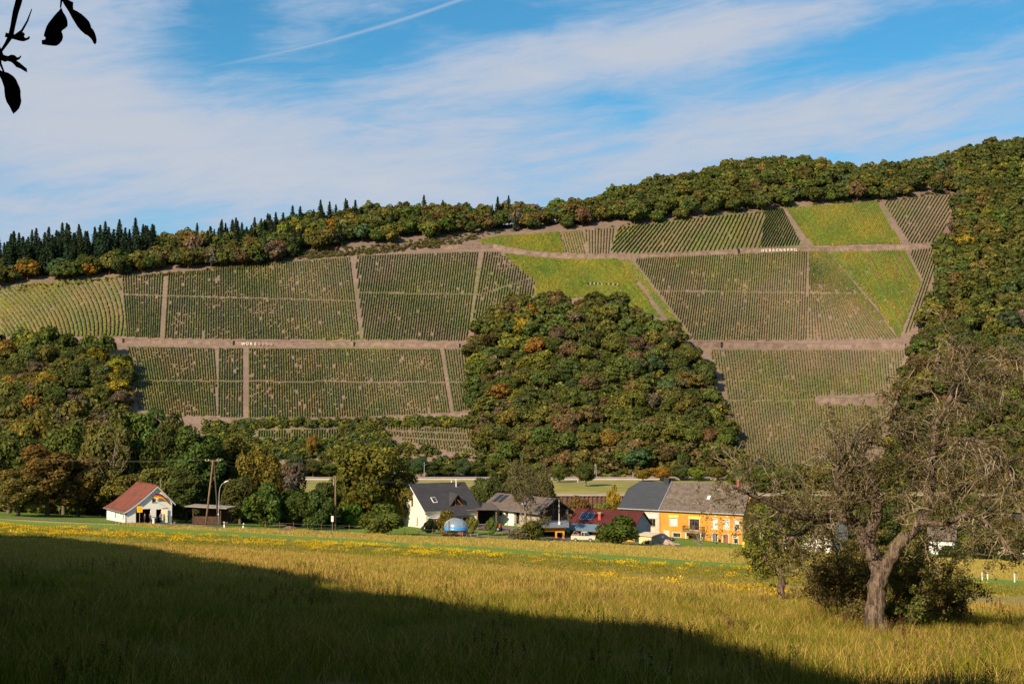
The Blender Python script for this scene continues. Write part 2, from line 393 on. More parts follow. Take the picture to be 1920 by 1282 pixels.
YR = np.unique(np.concatenate([YR, [YR[YR <= 300].max()]]))
grid('riverbank', YR[YR <= 300].max(), 660, BANK); grid('hillside', 660, 9000, HILL)
# river
wm = bpy.data.materials.new('river_water'); wm.use_nodes = True; b_ = wm.node_tree.nodes['Principled BSDF']; w_ = NT(wm.node_tree)
b_.inputs['Base Color'].default_value = (.012, .02, .015, 1); b_.inputs['Roughness'].default_value = .06
bp_ = w_.node('ShaderNodeBump'); bp_.inputs['Strength'].default_value = .25; bp_.inputs['Distance'].default_value = .1
w_.l.new(w_.noise(w_.node('ShaderNodeNewGeometry').outputs['Position'], .8, 3), bp_.inputs['Height']); w_.l.new(bp_.outputs[0], b_.inputs['Normal'])
tag(MB().add([(-900, 394, -41.3), (900, 394, -41.3), (900, 536.5, -41.3), (-900, 536.5, -41.3)], [(0, 1, 2, 3)]).build('river', wm), kind='structure')

def ribbon(name, pts, width, m, lift=.05, kind='structure', step=2.0):
    """a strip of paving draped on the ground along world points"""
    P = [np.array(p[:2], float) for p in pts]; L = [P[0]]
    for a, b in zip(P[:-1], P[1:]):
        n = max(1, int(np.linalg.norm(b - a) / step))
        for i in range(1, n+1): L.append(a + (b - a) * i / n)
    L = np.array(L)
    for _ in range(6): L[1:-1] = (L[:-2] + L[1:-1] * 2 + L[2:]) / 4
    T = np.gradient(L, axis=0); T /= np.linalg.norm(T, axis=1)[:, None] + 1e-9; Nn = np.stack([-T[:, 1], T[:, 0]], 1)
    rows = []
    for o in (-.5, -.17, .17, .5):
        q = L + Nn * width * o; rows.append(np.stack([q[:, 0], q[:, 1], H(q[:, 0], q[:, 1]) + lift], 1))
    V = np.stack(rows, 1).reshape(-1, 3); n = len(L); i = (np.arange(n-1)[:, None] * 4 + np.arange(3)[None]).ravel()
    o = link(name, npmesh(name, V, np.stack([i, i+4, i+5, i+1], 1), mats=[m])); tag(o, kind=kind); return o
def hp(px, py, Y0=25, Y1=1300): return hit(px, py, Y0, Y1)[0]
def at(px, Y): return (px - 960) / F * Y
ASPH = mat('old_asphalt', (.19, .155, .15), .9, .25, .5, .3, 4)
GRAV = mat('pale_gravel', (.42, .34, .26), .95, .25, .6, .4, 5)
rd = [hp(*q) for q in [(-60, 970), (120, 977), (262, 984), (400, 988), (560, 998), (700, 1004)]]
rd = [(q[0], min(max(q[1], 226), 240)) for q in rd]
ribbon('road', [(-130, 233)] + rd + [(-8, 240), (4, 243), (16, 244), (30, 244)], 4.2, ASPH, .06)
ribbon('forecourt', [(-66, 236.5), (-57, 237.5), (-50, 234)], 5.5, ASPH, .09)
ribbon('garden_path', [(-14, 244.6), (-4, 246), (8, 247), (20, 246)], 1.4, GRAV, .1)
ribbon('yard', [(-9, 262), (-2, 259.5), (6, 253), (10, 250)], 5, ASPH, .08)
TRK = [tuple(hp(px, py, 12)[:2]) for px, py in [(1560, 1322), (1720, 1294), (1840, 1276), (1990, 1262)]]
ribbon('gravel_track', TRK, 2.0, mat('dark_gravel', (.05, .036, .025), .95, .4, 2.5, .8, 20, spec=0), .03, step=.5)
ribbon('towpath', [(-260, 545), (260, 545)], 4, GRAV, .05, step=20)
ribbon('far_road', [(-300, 610), (300, 610)], 6, mat('grey_road', (.27, .23, .22), .9, .1, .3), .06, step=20)
ribbon('railway_bed', [(-420, 642), (420, 642)], 9, mat('rusty_ballast', (.20, .11, .09), .95, .4, .6, .5, 3), .4, step=20)
# sheet-pile river wall, one corrugated sheet with a concrete capping
mb = MB(); x = -40.0; k = 0; ws = []
while x < 330:
    for dx, dy in ((0, 0), (.55, 0), (.8, -.45), (1.35, -.45)): ws.append((x + dx, 536.4 + dy))
    x += 1.6
for (x0, y0), (x1, y1) in zip(ws[:-1], ws[1:]):
    mb.add([(x0, y0, -42.5), (x1, y1, -42.5), (x1, y1, -37.9), (x0, y0, -37.9)], [(0, 1, 2, 3)])
wl = empty('river_wall', (0, 536, -42), 0, 'rusty corrugated sheet pile wall along the far bank of the river', 'wall')
wl_ = mb.build('sheet_piling', mat('rusty_steel', (.17, .085, .06), .85, .5, .3, stretch=(1, 1, .3)), wl); wl_.location = (0, -536, 42)
c_ = MB().box(-40, 331, 535.6, 538.4, -37.9, -37.45).build('capping', mat('concrete_cap', (.36, .29, .25), .9, .2, .5), wl); c_.location = (0, -536, 42)
lw = MB().box(-420, 420, 631.2, 631.7, -38, -36.9).build('railway_parapet', mat('pale_concrete', (.44, .37, .32), .9, .15, .5))
tag(lw, 'long low pale concrete wall in front of the railway line', 'low wall')
for i, yy in enumerate((640.9, 642.4)):
    rl = MB().box(-420, 420, yy, yy + .08, -37.2, -36.98).build('rail', GREYM); tag(rl, ('front' if i == 0 else 'rear') + ' steel rail of the railway line across the river', 'rail', 'railway rails')
# ------------------------------------------------------------------ vineyards on the slope across the river
def inpoly(px, py, P):
    r = np.zeros(np.shape(px), bool); n = len(P); j = n - 1
    for i in range(n):
        (xi, yi), (xj, yj) = P[i], P[j]
        if yi != yj: r ^= ((yi > py) != (yj > py)) & (px < (xj - xi) * (py - yi) / (yj - yi) + xi)
        j = i
    return r
def parcel(name, label, P, frame, spacing, tint, gap=.06, w=.46, h=1.25, breaks=(), bow=0, tv=.10, seed=0, hv=.12):
    """one vineyard plot: every row is a mesh of its own, made of single vines with gaps where one is missing"""
    rng = np.random.default_rng(seed)
    TL, TR, BR, BL = [np.array(q, float) for q in frame]
    n = max(2, int(max(np.linalg.norm(TR - TL), np.linalg.norm(BR - BL)) / spacing))
    cen = hp(*np.mean(P, 0), 640); root = empty(name, cen, 0, label, 'vineyard', 'vineyard plots on the slope across the river')
    S = 112; s = np.linspace(-.04, 1.04, S); rows = []
    for i in range(n + 1):
        t = i / n; a = TL + (TR - TL) * t; b = BL + (BR - BL) * t
        q = a + (b - a) * s[:, None]; q[:, 0] += bow * 4 * s * (1 - s); rows.append(q)
    Q = np.array(rows); W3 = hit(Q[..., 0].ravel(), Q[..., 1].ravel(), 655, 1200).reshape(n + 1, S, 3)
    patch = rng.uniform(0, 6.28, 4)
    for i in range(n + 1):
        p = W3[i]; ok = inpoly(Q[i, :, 0], Q[i, :, 1], P) & ~np.isnan(p[:, 0])
        for bx in breaks:
            by = np.interp(Q[i, :, 0], [c[0] for c in bx], [c[1] for c in bx])
        if ok.sum() < 3: continue
        idx = np.where(ok)[0]; sl_ = slice(idx[0], idx[-1] + 1); p = p[sl_]; q = Q[i, sl_]
        g = ~np.isnan(p[:, 0]); p = p[g]; q = q[g]
        d = np.r_[0, np.cumsum(np.linalg.norm(np.diff(p, axis=0), axis=1))]
        if d[-1] < 4: continue
        step = 1.5; m = int(d[-1] / step)
        if m < 4: continue
        dd = (np.arange(m) + .5) * step
        X = np.stack([np.interp(dd, d, p[:, k]) for k in range(3)], 1)
        px = np.interp(dd, d, q[:, 0]); py = np.interp(dd, d, q[:, 1])
        X[:, 2] = H(X[:, 0], X[:, 1])
        patchn = .5 + .5 * np.sin(px * .045 + patch[0]) * np.sin(py * .08 + patch[1] + px * .013)
        gp = gap * (.15 + 1.1 * patchn ** 3)
        keep = rng.random(m) > gp
        keep &= ~(np.convolve(rng.random(m) < gap * .06, np.ones(3), 'same') > 0)
        for bx in breaks:
            by = np.interp(px, [c[0] for c in bx], [c[1] for c in bx]); keep &= np.abs(py - by) > 1.3
        keep &= inpoly(px, py, P)
        X = X[keep]; patchn = patchn[keep]
        if len(X) < 2: continue
        dr = p[-1] - p[0]; dr /= np.linalg.norm(dr); sd = np.cross(dr, [0, 0, 1]); sd /= np.linalg.norm(sd)
        m = len(X); hw = w / 2 * rng.uniform(.65, 1.3, m); hh = h * rng.uniform(1 - hv, 1 + hv * .5, m); hl = step * .5 * rng.uniform(.85, 1.12, m)
        C = X[:, None] + sd * (np.array([-1, 1, 1, -1, -.75, .75, .75, -.75])[None] * hw[:, None])[..., None] \
            + dr * (np.array([-1, -1, 1, 1, -.85, -.85, .85, .85])[None] * hl[:, None])[..., None]
        C[:, :4, 2] += .28; C[:, 4:, 2] += hh[:, None] * rng.uniform(.85, 1.12, (m, 4))
        C += rng.normal(0, .05, C.shape)
        f = np.array([[0, 1, 5, 4], [1, 2, 6, 5], [2, 3, 7, 6], [3, 0, 4, 7], [4, 5, 6, 7]])
        Qf = (np.arange(m)[:, None, None] * 8 + f[None]).reshape(-1, 4)
        tn = np.array(tint)[None] * (1 + rng.normal(0, tv, (m, 1))) * (1 + rng.normal(0, .07, (1, 3))) * (1 + (patchn[:, None] - .5) * [.5, .15, .1])
        tn = np.repeat(tn[:, None], 5, 1) * (1 + rng.normal(0, .12, (m, 5, 1)) * .6)
        yl = rng.random((m, 1, 1)) < .02; tn = np.where(yl, tn * [1.7, 1.25, .8], tn)
        o = link('vine_hedge', npmesh('vine_hedge', C.reshape(-1, 3) - cen, Qf, np.clip(tn.reshape(-1, 3), 0, 1), [VINE]), parent=root)
    return root
G1 = (.14, .155, .045); G2 = (.185, .195, .034); G3 = (.125, .14, .045); G4 = (.165, .165, .048)
BRK1 = [(230, 553), (480, 560), (660, 565)]; BRK2 = [(664, 549), (900, 553), (1000, 520)]; BRK3 = [(240, 714), (880, 718)]; BRK4 = [(1180, 546), (1700, 552)]
plots = [
 ('bright green vineyard plot with curving rows above the rocky wooded hillock', [(0,543),(45,532),(120,527),(222,521),(237,633),(190,633),(0,633)], [(-80,552),(223,520),(236,640),(10,655)], 9.5, G2, dict(gap=.03, bow=14, w=.95)),
 ('narrow dark vineyard plot with brown gaps just right of the curving bright rows', [(228,519),(309,512),(300,637),(238,634)], [(229,519),(309,512),(300,637),(238,634)], 4.9, G1, dict(breaks=[BRK1])),
 ('large striped vineyard plot above the faded white lettering on the left wall', [(313,512),(658,482),(676,640),(305,637)], [(312,512),(658,481),(677,641),(304,637)], 4.7, G1, dict(breaks=[BRK1], gap=.10)),
 ('vineyard plot of tight parallel dark rows leaning right, left of the sandy lane', [(664,481),(895,473),(874,641),(681,640)], [(652,480),(895,472),(873,642),(628,642)], 4.7, G3, dict(breaks=[BRK2], gap=.04)),
 ('ragged vineyard plot with many gaps narrowing towards the wooded knob', [(904,473),(936,473),(1003,529),(1000,562),(960,600),(888,610),(886,596)], [(904,471),(1040,471),(1018,610),(880,610)], 4.9, G3, dict(breaks=[BRK2], gap=.2)),
 ('vineyard plot with rows slanting right below the left end of the left wall', [(240,650),(404,653),(404,782),(330,783),(262,770),(248,705)], [(240,650),(404,653),(412,784),(266,784)], 4.9, G4, dict(breaks=[BRK3], gap=.1)),
 ('narrow vineyard strip of upright rows between two pale lanes under the left wall', [(411,653),(457,653),(457,786),(408,784)], [(411,653),(457,653),(457,786),(409,784)], 4.7, G1, dict(breaks=[BRK3], gap=.08)),
 ('broad vineyard plot of upright rows directly under the faded white lettering', [(467,653),(822,655),(842,777),(640,787),(467,788)], [(467,653),(822,655),(843,788),(467,788)], 4.7, G4, dict(breaks=[BRK3], gap=.12)),
 ('small vineyard wedge in the corner between the left wall and the wooded knob', [(828,655),(874,655),(882,770),(850,776)], [(828,655),(874,655),(885,776),(848,776)], 5.0, G1, dict(breaks=[BRK3], gap=.05)),
 ('small low vineyard strip among bushes at the foot of the left slope', [(477,808),(640,805),(634,829),(482,822)], [(475,806),(640,804),(640,832),(475,832)], 4.6, G1, dict(gap=.15)),
 ('small dotted vineyard plot with yellow tinted rows beside the foot of the wooded knob', [(715,800),(885,806),(896,856),(842,849),(735,822)], [(712,798),(886,800),(902,858),(718,858)], 5.0, G4, dict(gap=.2, breaks=[[(700,808),(900,815)], [(700,818),(900,828)], [(700,829),(900,841)]])),
 ('smooth bright green vineyard plot tapering to a point beneath the dark forest edge', [(880,455),(940,444),(1050,436),(1058,476),(985,474),(925,462)], [(850,452),(1050,435),(1072,478),(890,478)], 3.4, G2, dict(gap=.01, w=.7)),
 ('little vineyard plot of fine slanting rows right of the smooth bright green point', [(1051,436),(1094,432),(1097,478),(1060,476)], [(1050,436),(1094,432),(1106,479),(1062,477)], 4.6, G2, dict(gap=.04)),
 ('little vineyard plot of upright rows in the middle of the upper terrace', [(1098,432),(1155,428),(1141,478),(1100,478)], [(1098,431),(1155,427),(1150,479),(1100,479)], 5.2, G4, dict(gap=.03)),
 ('long upper vineyard plot of widely spaced rows leaning right under the forest', [(1158,428),(1438,397),(1425,469),(1250,477),(1142,477)], [(1120,431),(1448,395),(1420,470),(1062,482)], 8.2, (.16,.18,.04), dict(gap=.02, w=.8, h=1.5)),
 ('dense dark vineyard wedge above the white block lettering on the right wall', [(1434,397),(1467,391),(1503,461),(1425,468)], [(1434,396),(1545,385),(1515,466),(1382,470)], 5.4, G3, dict(gap=.02, h=1.6)),
 ('smooth grass green vineyard plot at the top of the right slope', [(1471,391),(1645,379),(1690,459),(1526,463)], [(1470,390),(1650,378),(1694,461),(1522,464)], 3.8, G2, dict(gap=.01, w=.8)),
 ('topmost vineyard plot with sparse rows fanning out beside the right hand forest', [(1652,377),(1792,365),(1764,455),(1706,459)], [(1652,377),(1830,362),(1770,460),(1600,466)], 6.8, G1, dict(gap=.06)),
 ('broad yellow green vineyard field falling from the central terrace to the wooded knob', [(942,476),(1040,487),(1158,487),(1176,505),(1238,597),(1190,585),(1150,560),(1004,560),(1004,530)], [(925,474),(1165,486),(1262,610),(1020,610)], 3.5, G2, dict(gap=.015, w=.72)),
 ('two long green vine strips running down beside the broad yellow green field', [(1162,487),(1182,487),(1296,638),(1282,638)], [(1164,487),(1180,487),(1298,642),(1280,642)], 5.5, G2, dict(gap=.05, w=.9)),
 ('big finely striped vineyard plot under the white block lettering', [(1186,487),(1250,482),(1513,472),(1513,640),(1302,640)], [(1186,487),(1516,472),(1510,641),(1152,641)], 4.6, G4, dict(breaks=[BRK4], gap=.09)),
 ('sparse brownish vineyard plot of fanning rows in the middle of the right slope', [(1517,472),(1549,472),(1640,575),(1682,638),(1517,640)], [(1517,472),(1549,472),(1690,640),(1517,641)], 6.0, G4, dict(breaks=[BRK4], gap=.2)),
 ('speckled green vineyard plot with slanting rows left of the steep right lane', [(1552,473),(1697,470),(1728,530),(1686,636),(1643,575)], [(1530,473),(1702,470),(1790,640),(1625,640)], 3.6, (.18,.19,.04), dict(gap=.12, w=.8, seed=5)),
 ('narrow right edge vineyard strip with steep rows beside the shaded forest lane', [(1702,470),(1764,464),(1716,615),(1694,630),(1730,530)], [(1702,470),(1764,464),(1706,636),(1634,636)], 6.0, G1, dict(gap=.05)),
 ('large lower right vineyard plot of fine upright rows behind the old bare tree', [(1322,655),(1700,657),(1670,737),(1532,742),(1524,750),(1532,760),(1660,764),(1650,830),(1560,884),(1412,885),(1394,838),(1365,765),(1358,712)], [(1318,655),(1702,657),(1722,888),(1350,888)], 5.0, G4, dict(gap=.1, breaks=[[(1340,752),(1530,752)]])),
]
for i, (lab, P, fr, sp, tint, kw) in enumerate(plots):
    if lab.startswith('narrow dark'): nm = 'vineyard'
    parcel('vineyard', lab, P, fr, sp, tint, **{'seed': i, **kw})

# retaining walls across the slope, each a stone wall with a coping and narrow stairs or drains as dark slots
def slope_wall(label, pts, h, slots=()):
    P = []
    for (x0, y0), (x1, y1) in zip(pts[:-1], pts[1:]):
        n = max(1, int(abs(x1 - x0) / 8))
        P += [(x0 + (x1 - x0) * i / n, y0 + (y1 - y0) * i / n) for i in range(n)]
    P.append(pts[-1]); Wp = hit([p[0] for p in P], [p[1] for p in P], 650)
    Wp = Wp[~np.isnan(Wp[:, 0])]; c = Wp[0].copy(); root = empty('retaining_wall', c, 0, label, 'wall', 'retaining walls between the vineyards')
    Wl = Wp - c; mb = MB(); cp = MB(); rr = random.Random(3)
    for i, (a, b) in enumerate(zip(Wl[:-1], Wl[1:])):
        hh = h * (1 + rr.uniform(-.05, .05))
        mb.add([(a[0], a[1], a[2]-1), (b[0], b[1], b[2]-1), (b[0], b[1]+.35, b[2]+hh), (a[0], a[1]+.35, a[2]+hh),
                (a[0], a[1]+5, a[2]+hh), (b[0], b[1]+5, b[2]+hh)], [(0, 1, 2, 3), (3, 2, 5, 4)])
        cp.add([(a[0], a[1]+.15, a[2]+hh+.02), (b[0], b[1]+.15, b[2]+hh+.02), (b[0], b[1]+.15, b[2]+hh+.25), (a[0], a[1]+.15, a[2]+hh+.25), (a[0], a[1]+1, a[2]+hh+.25), (b[0], b[1]+1, b[2]+hh+.25)],
               [(0, 1, 2, 3), (3, 2, 5, 4)])
    mb.build('stonework', STONE, root); cp.build('coping', mat('pale_coping', (.28, .20, .155), .95, .4, .4), root)
    for px in slots:
        w = hp(px, np.interp(px, [q[0] for q in pts], [q[1] for q in pts]), 650) - c
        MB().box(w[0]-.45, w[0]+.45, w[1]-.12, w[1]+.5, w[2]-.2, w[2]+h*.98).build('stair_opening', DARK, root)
    return root, c
LW, lc = slope_wall('long low stone wall with faded white letters between the left vineyard plots', [(190, 640), (240, 643), (460, 647), (680, 649), (877, 652)], 2.3, (231, 438, 664, 862))
RW, rc = slope_wall('long stone wall with white block letters across the upper right vineyards', [(826, 469), (925, 467), (985, 479), (1100, 488), (1250, 484), (1383, 477), (1386, 475), (1500, 473), (1600, 472), (1700, 468), (1765, 464)], 3.0, (1385,))
slope_wall('stone wall with a bush on it above the large lower right vineyard plot', [(1302, 652), (1355, 652), (1500, 655), (1600, 655), (1697, 652)], 3.2, (1353,))
slope_wall('low dry stone bank under the left vineyards above the bushes', [(390, 791), (470, 792), (640, 791), (760, 787), (883, 780)], 2.2)
slope_wall('short terrace wall cutting into the right side of the large lower right plot', [(1528, 755), (1600, 757), (1678, 752)], 3.0)
LETM = mat('whitewashed_letters', (.75, .66, .58), .9, .15, 3); LETF = mat('faded_whitewash', (.38, .29, .23), .9, .3, 3)
def letters(txt, px0, px1, py0, py1, size, root, c, faded=0):
    for i, ch in enumerate(txt):
        t = i / (len(txt) - 1); w = hp(px0 + (px1 - px0) * t, py0 + (py1 - py0) * t, 650) - c
        cu = bpy.data.curves.new('letter', 'FONT'); cu.body = ch; cu.size = size; cu.extrude = .04; cu.align_x = 'CENTER'; cu.offset = .03
        cu.materials.append(LETF if i >= len(txt) - faded else LETM)
        o = bpy.data.objects.new('letter', cu); col.objects.link(o); o.parent = root; o.location = (w[0], w[1] - .75, w[2] + .45); o.rotation_euler = (R(83), 0, 0)
letters('HERRENBERG', 1430, 1491, 474.0, 472.4, 2.5, RW, rc)
letters('WÜRZBERG', 456.5, 508, 648.4, 648.8, 2.1, LW, lc, 4)
for k, px in enumerate([1103, 1107, 1110.5, 1114, 1118, 1121, 1125, 1128, 1137, 1141, 1145, 1149.5, 1153.5, 1158]):
    w = hp(px, 536 + (px - 1103) * .05, 650)
    b = MB().box(-.33, .33, -.06, .06, .9, 2.3).box(-.08, .08, -.05, .05, 0, .9).build('letter_board', DARK if k % 2 == 0 else LETF, None, w)
    tag(b, 'small upright board in the line of lettering boards in the yellow green field', 'board', 'lettering boards in the yellow green vineyard')
# ------------------------------------------------------------------ trees
def project(x, Y, z):
    d = Y * math.cos(TH) + z * math.sin(TH); u = -Y * math.sin(TH) + z * math.cos(TH)
    return 960 + F * x / d, 641 - F * u / d
def unit(v): return v / (np.linalg.norm(v, axis=-1, keepdims=True) + 1e-9)
def leaf_quads(P, N, size, rng, asp=.75):
    """irregular leaf-clump quads at P facing roughly N"""
    n = len(P); a = unit(np.cross(N, rng.normal(size=(n, 3)))); b = np.cross(N, a)
    s = (size * rng.uniform(.6, 1.35, n))[:, None]; q = rng.uniform(.7, 1.3, (n, 4, 1))
    return np.stack([P + a*s*q[:, 0], P + b*s*asp*q[:, 1], P - a*s*q[:, 2], P - b*s*asp*q[:, 3]], 1).reshape(-1, 3)
def tubes(polys, k=4):
    """polys: list of (points, radii) -> quads of k-sided tubes"""
    VV = []; QQ = []; o = 0
    for pts, rad in polys:
        pts = np.asarray(pts, float); rad = np.asarray(rad, float); n = len(pts)
        d = unit(np.gradient(pts, axis=0)); ref = np.array([.31, .17, .93]) if abs(d[0][2]) < .8 else np.array([.9, .3, .1])
        a = unit(np.cross(d, ref)); b = np.cross(d, a); t = np.arange(k) * 2 * math.pi / k
        ring = pts[:, None] + (a[:, None] * np.cos(t)[None, :, None] + b[:, None] * np.sin(t)[None, :, None]) * rad[:, None, None]
        VV.append(ring.reshape(-1, 3)); i = np.arange(n-1)[:, None] * k; j = np.arange(k)[None]; j2 = (j + 1) % k
        QQ.append(np.stack([i + j, i + j2, i + k + j2, i + k + j], -1).reshape(-1, 4) + o); o += n * k
    return np.concatenate(VV), np.concatenate(QQ)
def crown(rng, Rr, zc, rz, nl, nleaf, size, lr=(.34, .52), lowcut=-.75, core=.62, asp=.75):
    d = unit(rng.normal(size=(nl * 3, 3))); d = d[d[:, 2] > lowcut][:nl]
    C = d * np.array([Rr, Rr, rz]) * rng.uniform(.5, .82, (len(d), 1)); C[:, 2] += zc
    r = Rr * rng.uniform(*lr, len(d)); lt = rng.uniform(.68, 1.28, len(d)); lh = rng.normal(0, .07, len(d))
    k = rng.choice(len(d), nleaf, p=r**2 / (r**2).sum())
    dr = unit(rng.normal(size=(nleaf, 3)) + unit(C - [0, 0, zc])[k] * .55 + [0, 0, .2])
    P = C[k] + dr * (r[k] * rng.uniform(.72, 1.1, nleaf))[:, None] * [1, 1, .85]
    q = np.linalg.norm((P - [0, 0, zc]) / [Rr, Rr, rz], axis=1); g = q > .42; P = P[g]; dr = dr[g]; k = k[g]
    N = unit(dr * .85 + unit(P - [0, 0, zc]) * .25 + rng.normal(size=P.shape) * .55 + [0, 0, .15])
    V = leaf_quads(P, N, size, rng, asp); Q = np.arange(len(V)).reshape(-1, 4)
    f = (lt[k] * rng.uniform(.6, 1.4, len(k)))[:, None]; h = (lh[k] * .7 + rng.normal(0, .05, len(k)))[:, None]
    T = f * np.concatenate([1 + h * 1.6, 1 + h * .2, 1 - h], 1)
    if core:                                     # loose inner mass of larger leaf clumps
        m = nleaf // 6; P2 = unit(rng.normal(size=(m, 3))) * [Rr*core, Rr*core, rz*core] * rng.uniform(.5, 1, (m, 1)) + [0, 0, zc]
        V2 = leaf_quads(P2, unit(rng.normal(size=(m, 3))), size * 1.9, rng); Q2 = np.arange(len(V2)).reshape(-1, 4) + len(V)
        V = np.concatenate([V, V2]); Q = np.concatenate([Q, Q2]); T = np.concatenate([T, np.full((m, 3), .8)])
    return V, Q, T, C
def trunk_polys(rng, Ht, r0, C, zc, n=7):
    P = [(np.array([[0, 0, -.5], [.03, .02, Ht*.18], [.1*rng.normal(), .1*rng.normal(), Ht*.38], [.2*rng.normal(), .2*rng.normal(), zc*1.05]]), [r0*1.25, r0, r0*.8, r0*.35])]
    for c in C[rng.permutation(len(C))[:n]]:
        z0 = Ht * rng.uniform(.2, .42); m = np.array([c[0]*.45, c[1]*.45, z0 + (c[2]-z0)*.6])
        P.append((np.array([[0, 0, z0], m, c]), [r0*.45, r0*.3, r0*.1]))
    return P
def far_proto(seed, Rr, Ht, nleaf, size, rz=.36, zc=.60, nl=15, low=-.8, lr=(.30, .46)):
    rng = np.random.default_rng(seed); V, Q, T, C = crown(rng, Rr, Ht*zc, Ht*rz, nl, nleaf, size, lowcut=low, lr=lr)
    tv, tq = tubes([(np.array([[0, 0, -1], [0, 0, Ht*.55]]), [.28, .16])], 4)
    return np.concatenate([V, tv]), np.concatenate([Q, tq + len(V)]), np.concatenate([T, np.tile([[1.3, .8, .9]], (len(tq), 1))])
def spruce_proto(seed, Ht=19, Rr=5.4):
    rng = np.random.default_rng(seed); P = []; N = []; S = []
    z = Ht * .14
    while z < Ht * .985:
        r = Rr * (1 - z / Ht) ** .9 * rng.uniform(.55, 1.15) + .15; nb = rng.integers(7, 11); a0 = rng.uniform(0, 6)
        for j in range(nb):
            a = a0 + j * 6.283 / nb + rng.normal(0, .15); rr = r * rng.uniform(.5, 1.2)
            for t in (.3, .6, .9):
                P.append([math.cos(a)*rr*t, math.sin(a)*rr*t, z - rr*t*.32 + rng.normal(0, .12)]); N.append([math.cos(a)*.45, math.sin(a)*.45, .8]); S.append(.40 + .09*r)
        z += .40 + .3 * (1 - z / Ht)
    P = np.array(P); N = unit(np.array(N) + rng.normal(0, .25, P.shape)); n = len(P); V = leaf_quads(P, N, np.array(S), rng, .8)
    Q = np.arange(len(V)).reshape(-1, 4); T = np.repeat(rng.uniform(.65, 1.35, (n, 1)), 3, 1)
    tv, tq = tubes([(np.array([[0, 0, -1], [0, 0, Ht*.6], [0, 0, Ht*1.0]]), [.3, .16, .03])], 5)
    return np.concatenate([V, tv]), np.concatenate([Q, tq + len(V)]), np.concatenate([T, np.tile([[1.6, .9, .8]], (len(tq), 1))])
def realise(name, protos, items, m):
    """one mesh of many trees: items = (proto index, x, Y, z, scale, scale z, turn, colour)"""
    VV = []; QQ = []; TT = []; o = 0
    for pi, x, Y, z, s, sz, a, c in items:
        V, Q, T = protos[pi]; ca, sa = math.cos(a), math.sin(a)
        W_ = np.stack([V[:, 0]*ca - V[:, 1]*sa, V[:, 0]*sa + V[:, 1]*ca, V[:, 2]], 1) * [s, s, sz] + [x, Y, z]
        VV.append(W_); QQ.append(Q + o); TT.append(T * np.array(c)); o += len(V)
    return link(name, npmesh(name, np.concatenate(VV), np.concatenate(QQ), np.concatenate(TT), [m]))
COLS = {'dark green': (.088, .104, .030), 'mid green': (.108, .126, .032), 'olive green': (.145, .137, .036), 'yellow green': (.20, .195, .035),
        'russet brown': (.145, .108, .045), 'orange': (.24, .145, .03), 'golden yellow': (.27, .20, .028), 'blue green': (.075, .108, .045), 'grey brown': (.135, .105, .07)}
def jitc(c, rng, s=.12): c = np.array(COLS[c] if isinstance(c, str) else c) * (1 + rng.normal(0, s)) * (1 + rng.normal(0, .06, 3)); return tuple(np.clip(c, .01, .6))
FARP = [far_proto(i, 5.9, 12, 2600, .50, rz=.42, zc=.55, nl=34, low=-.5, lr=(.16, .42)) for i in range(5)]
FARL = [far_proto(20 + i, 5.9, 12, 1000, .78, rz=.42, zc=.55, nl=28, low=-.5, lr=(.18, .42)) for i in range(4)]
SPRP = [spruce_proto(40 + i) for i in range(4)]
SPRM = [npmesh('spruce', *p[:3], [FOL]) for p in SPRP]
FARM = [npmesh('far_broadleaf', *p[:3], [FOL]) for p in FARP]
# forest regions in the photograph's outlines of where trunks stand; world grid sampling
KNOB = [(890,640),(935,600),(1000,585),(1150,582),(1195,605),(1245,632),(1282,655),(1318,700),(1345,760),(1372,830),(1398,882),(1150,892),(905,884),(893,800),(884,720)]
RIGHT = [(1800,372),(1806,240),(1990,240),(1990,960),(1705,960),(1665,850),(1690,740),(1712,668),(1745,590),(1775,470)]
LEFT = [(-60,655),(90,650),(205,672),(232,690),(238,765),(210,800),(-60,800)]
rngf = np.random.default_rng(11)
EDGE = [(-200,560),(0,541),(40,532),(220,521),(309,511),(500,500),(640,480),(770,470),(830,462),(880,449),(940,441),(1050,432),(1158,427),(1300,414),(1438,397),(1471,391),(1645,379),(1792,365),(1800,361),(2200,361)]
trees = []
for Yg in np.arange(655, 1120, 7.6):
    for xg in np.arange(-.44 * Yg, .44 * Yg, 8.2):
        x = xg + rngf.uniform(-3.4, 3.4); Y = Yg + rngf.uniform(-3.2, 3.2); z = float(H(x, Y)); px, py = project(x, Y, z)
        px = float(px); py = float(py); reg = None
        a, b = np.array([px]), np.array([py])
        if inpoly(a, b, KNOB)[0]: reg = 'knob'
        elif inpoly(a, b, RIGHT)[0]:
            t = (HZ - np.interp(px, SX, SS)) / F
            if Y < 436 / (.6 - t) + 34: reg = 'right'
        elif inpoly(a, b, LEFT)[0]: reg = 'left'
        else:
            e = np.interp(px, [q[0] for q in EDGE], [q[1] for q in EDGE])
            t = (HZ - np.interp(px, SX, SS)) / F; Yc = 436 / (.6 - t)
            if py < e + 1 and Y < Yc + 34 and Y > 760 and px < 1815: reg = 'ridge'
        if reg is None or px < -30 or px > 1990: continue
        if reg == 'ridge' and 560 < px < 940 and py > np.interp(px, [560, 640, 700, 830, 900, 940], [480, 470, 464, 454, 441, 433]): continue   # pale scree strip under the wood
        trees.append([reg, x, Y, z, px, py])
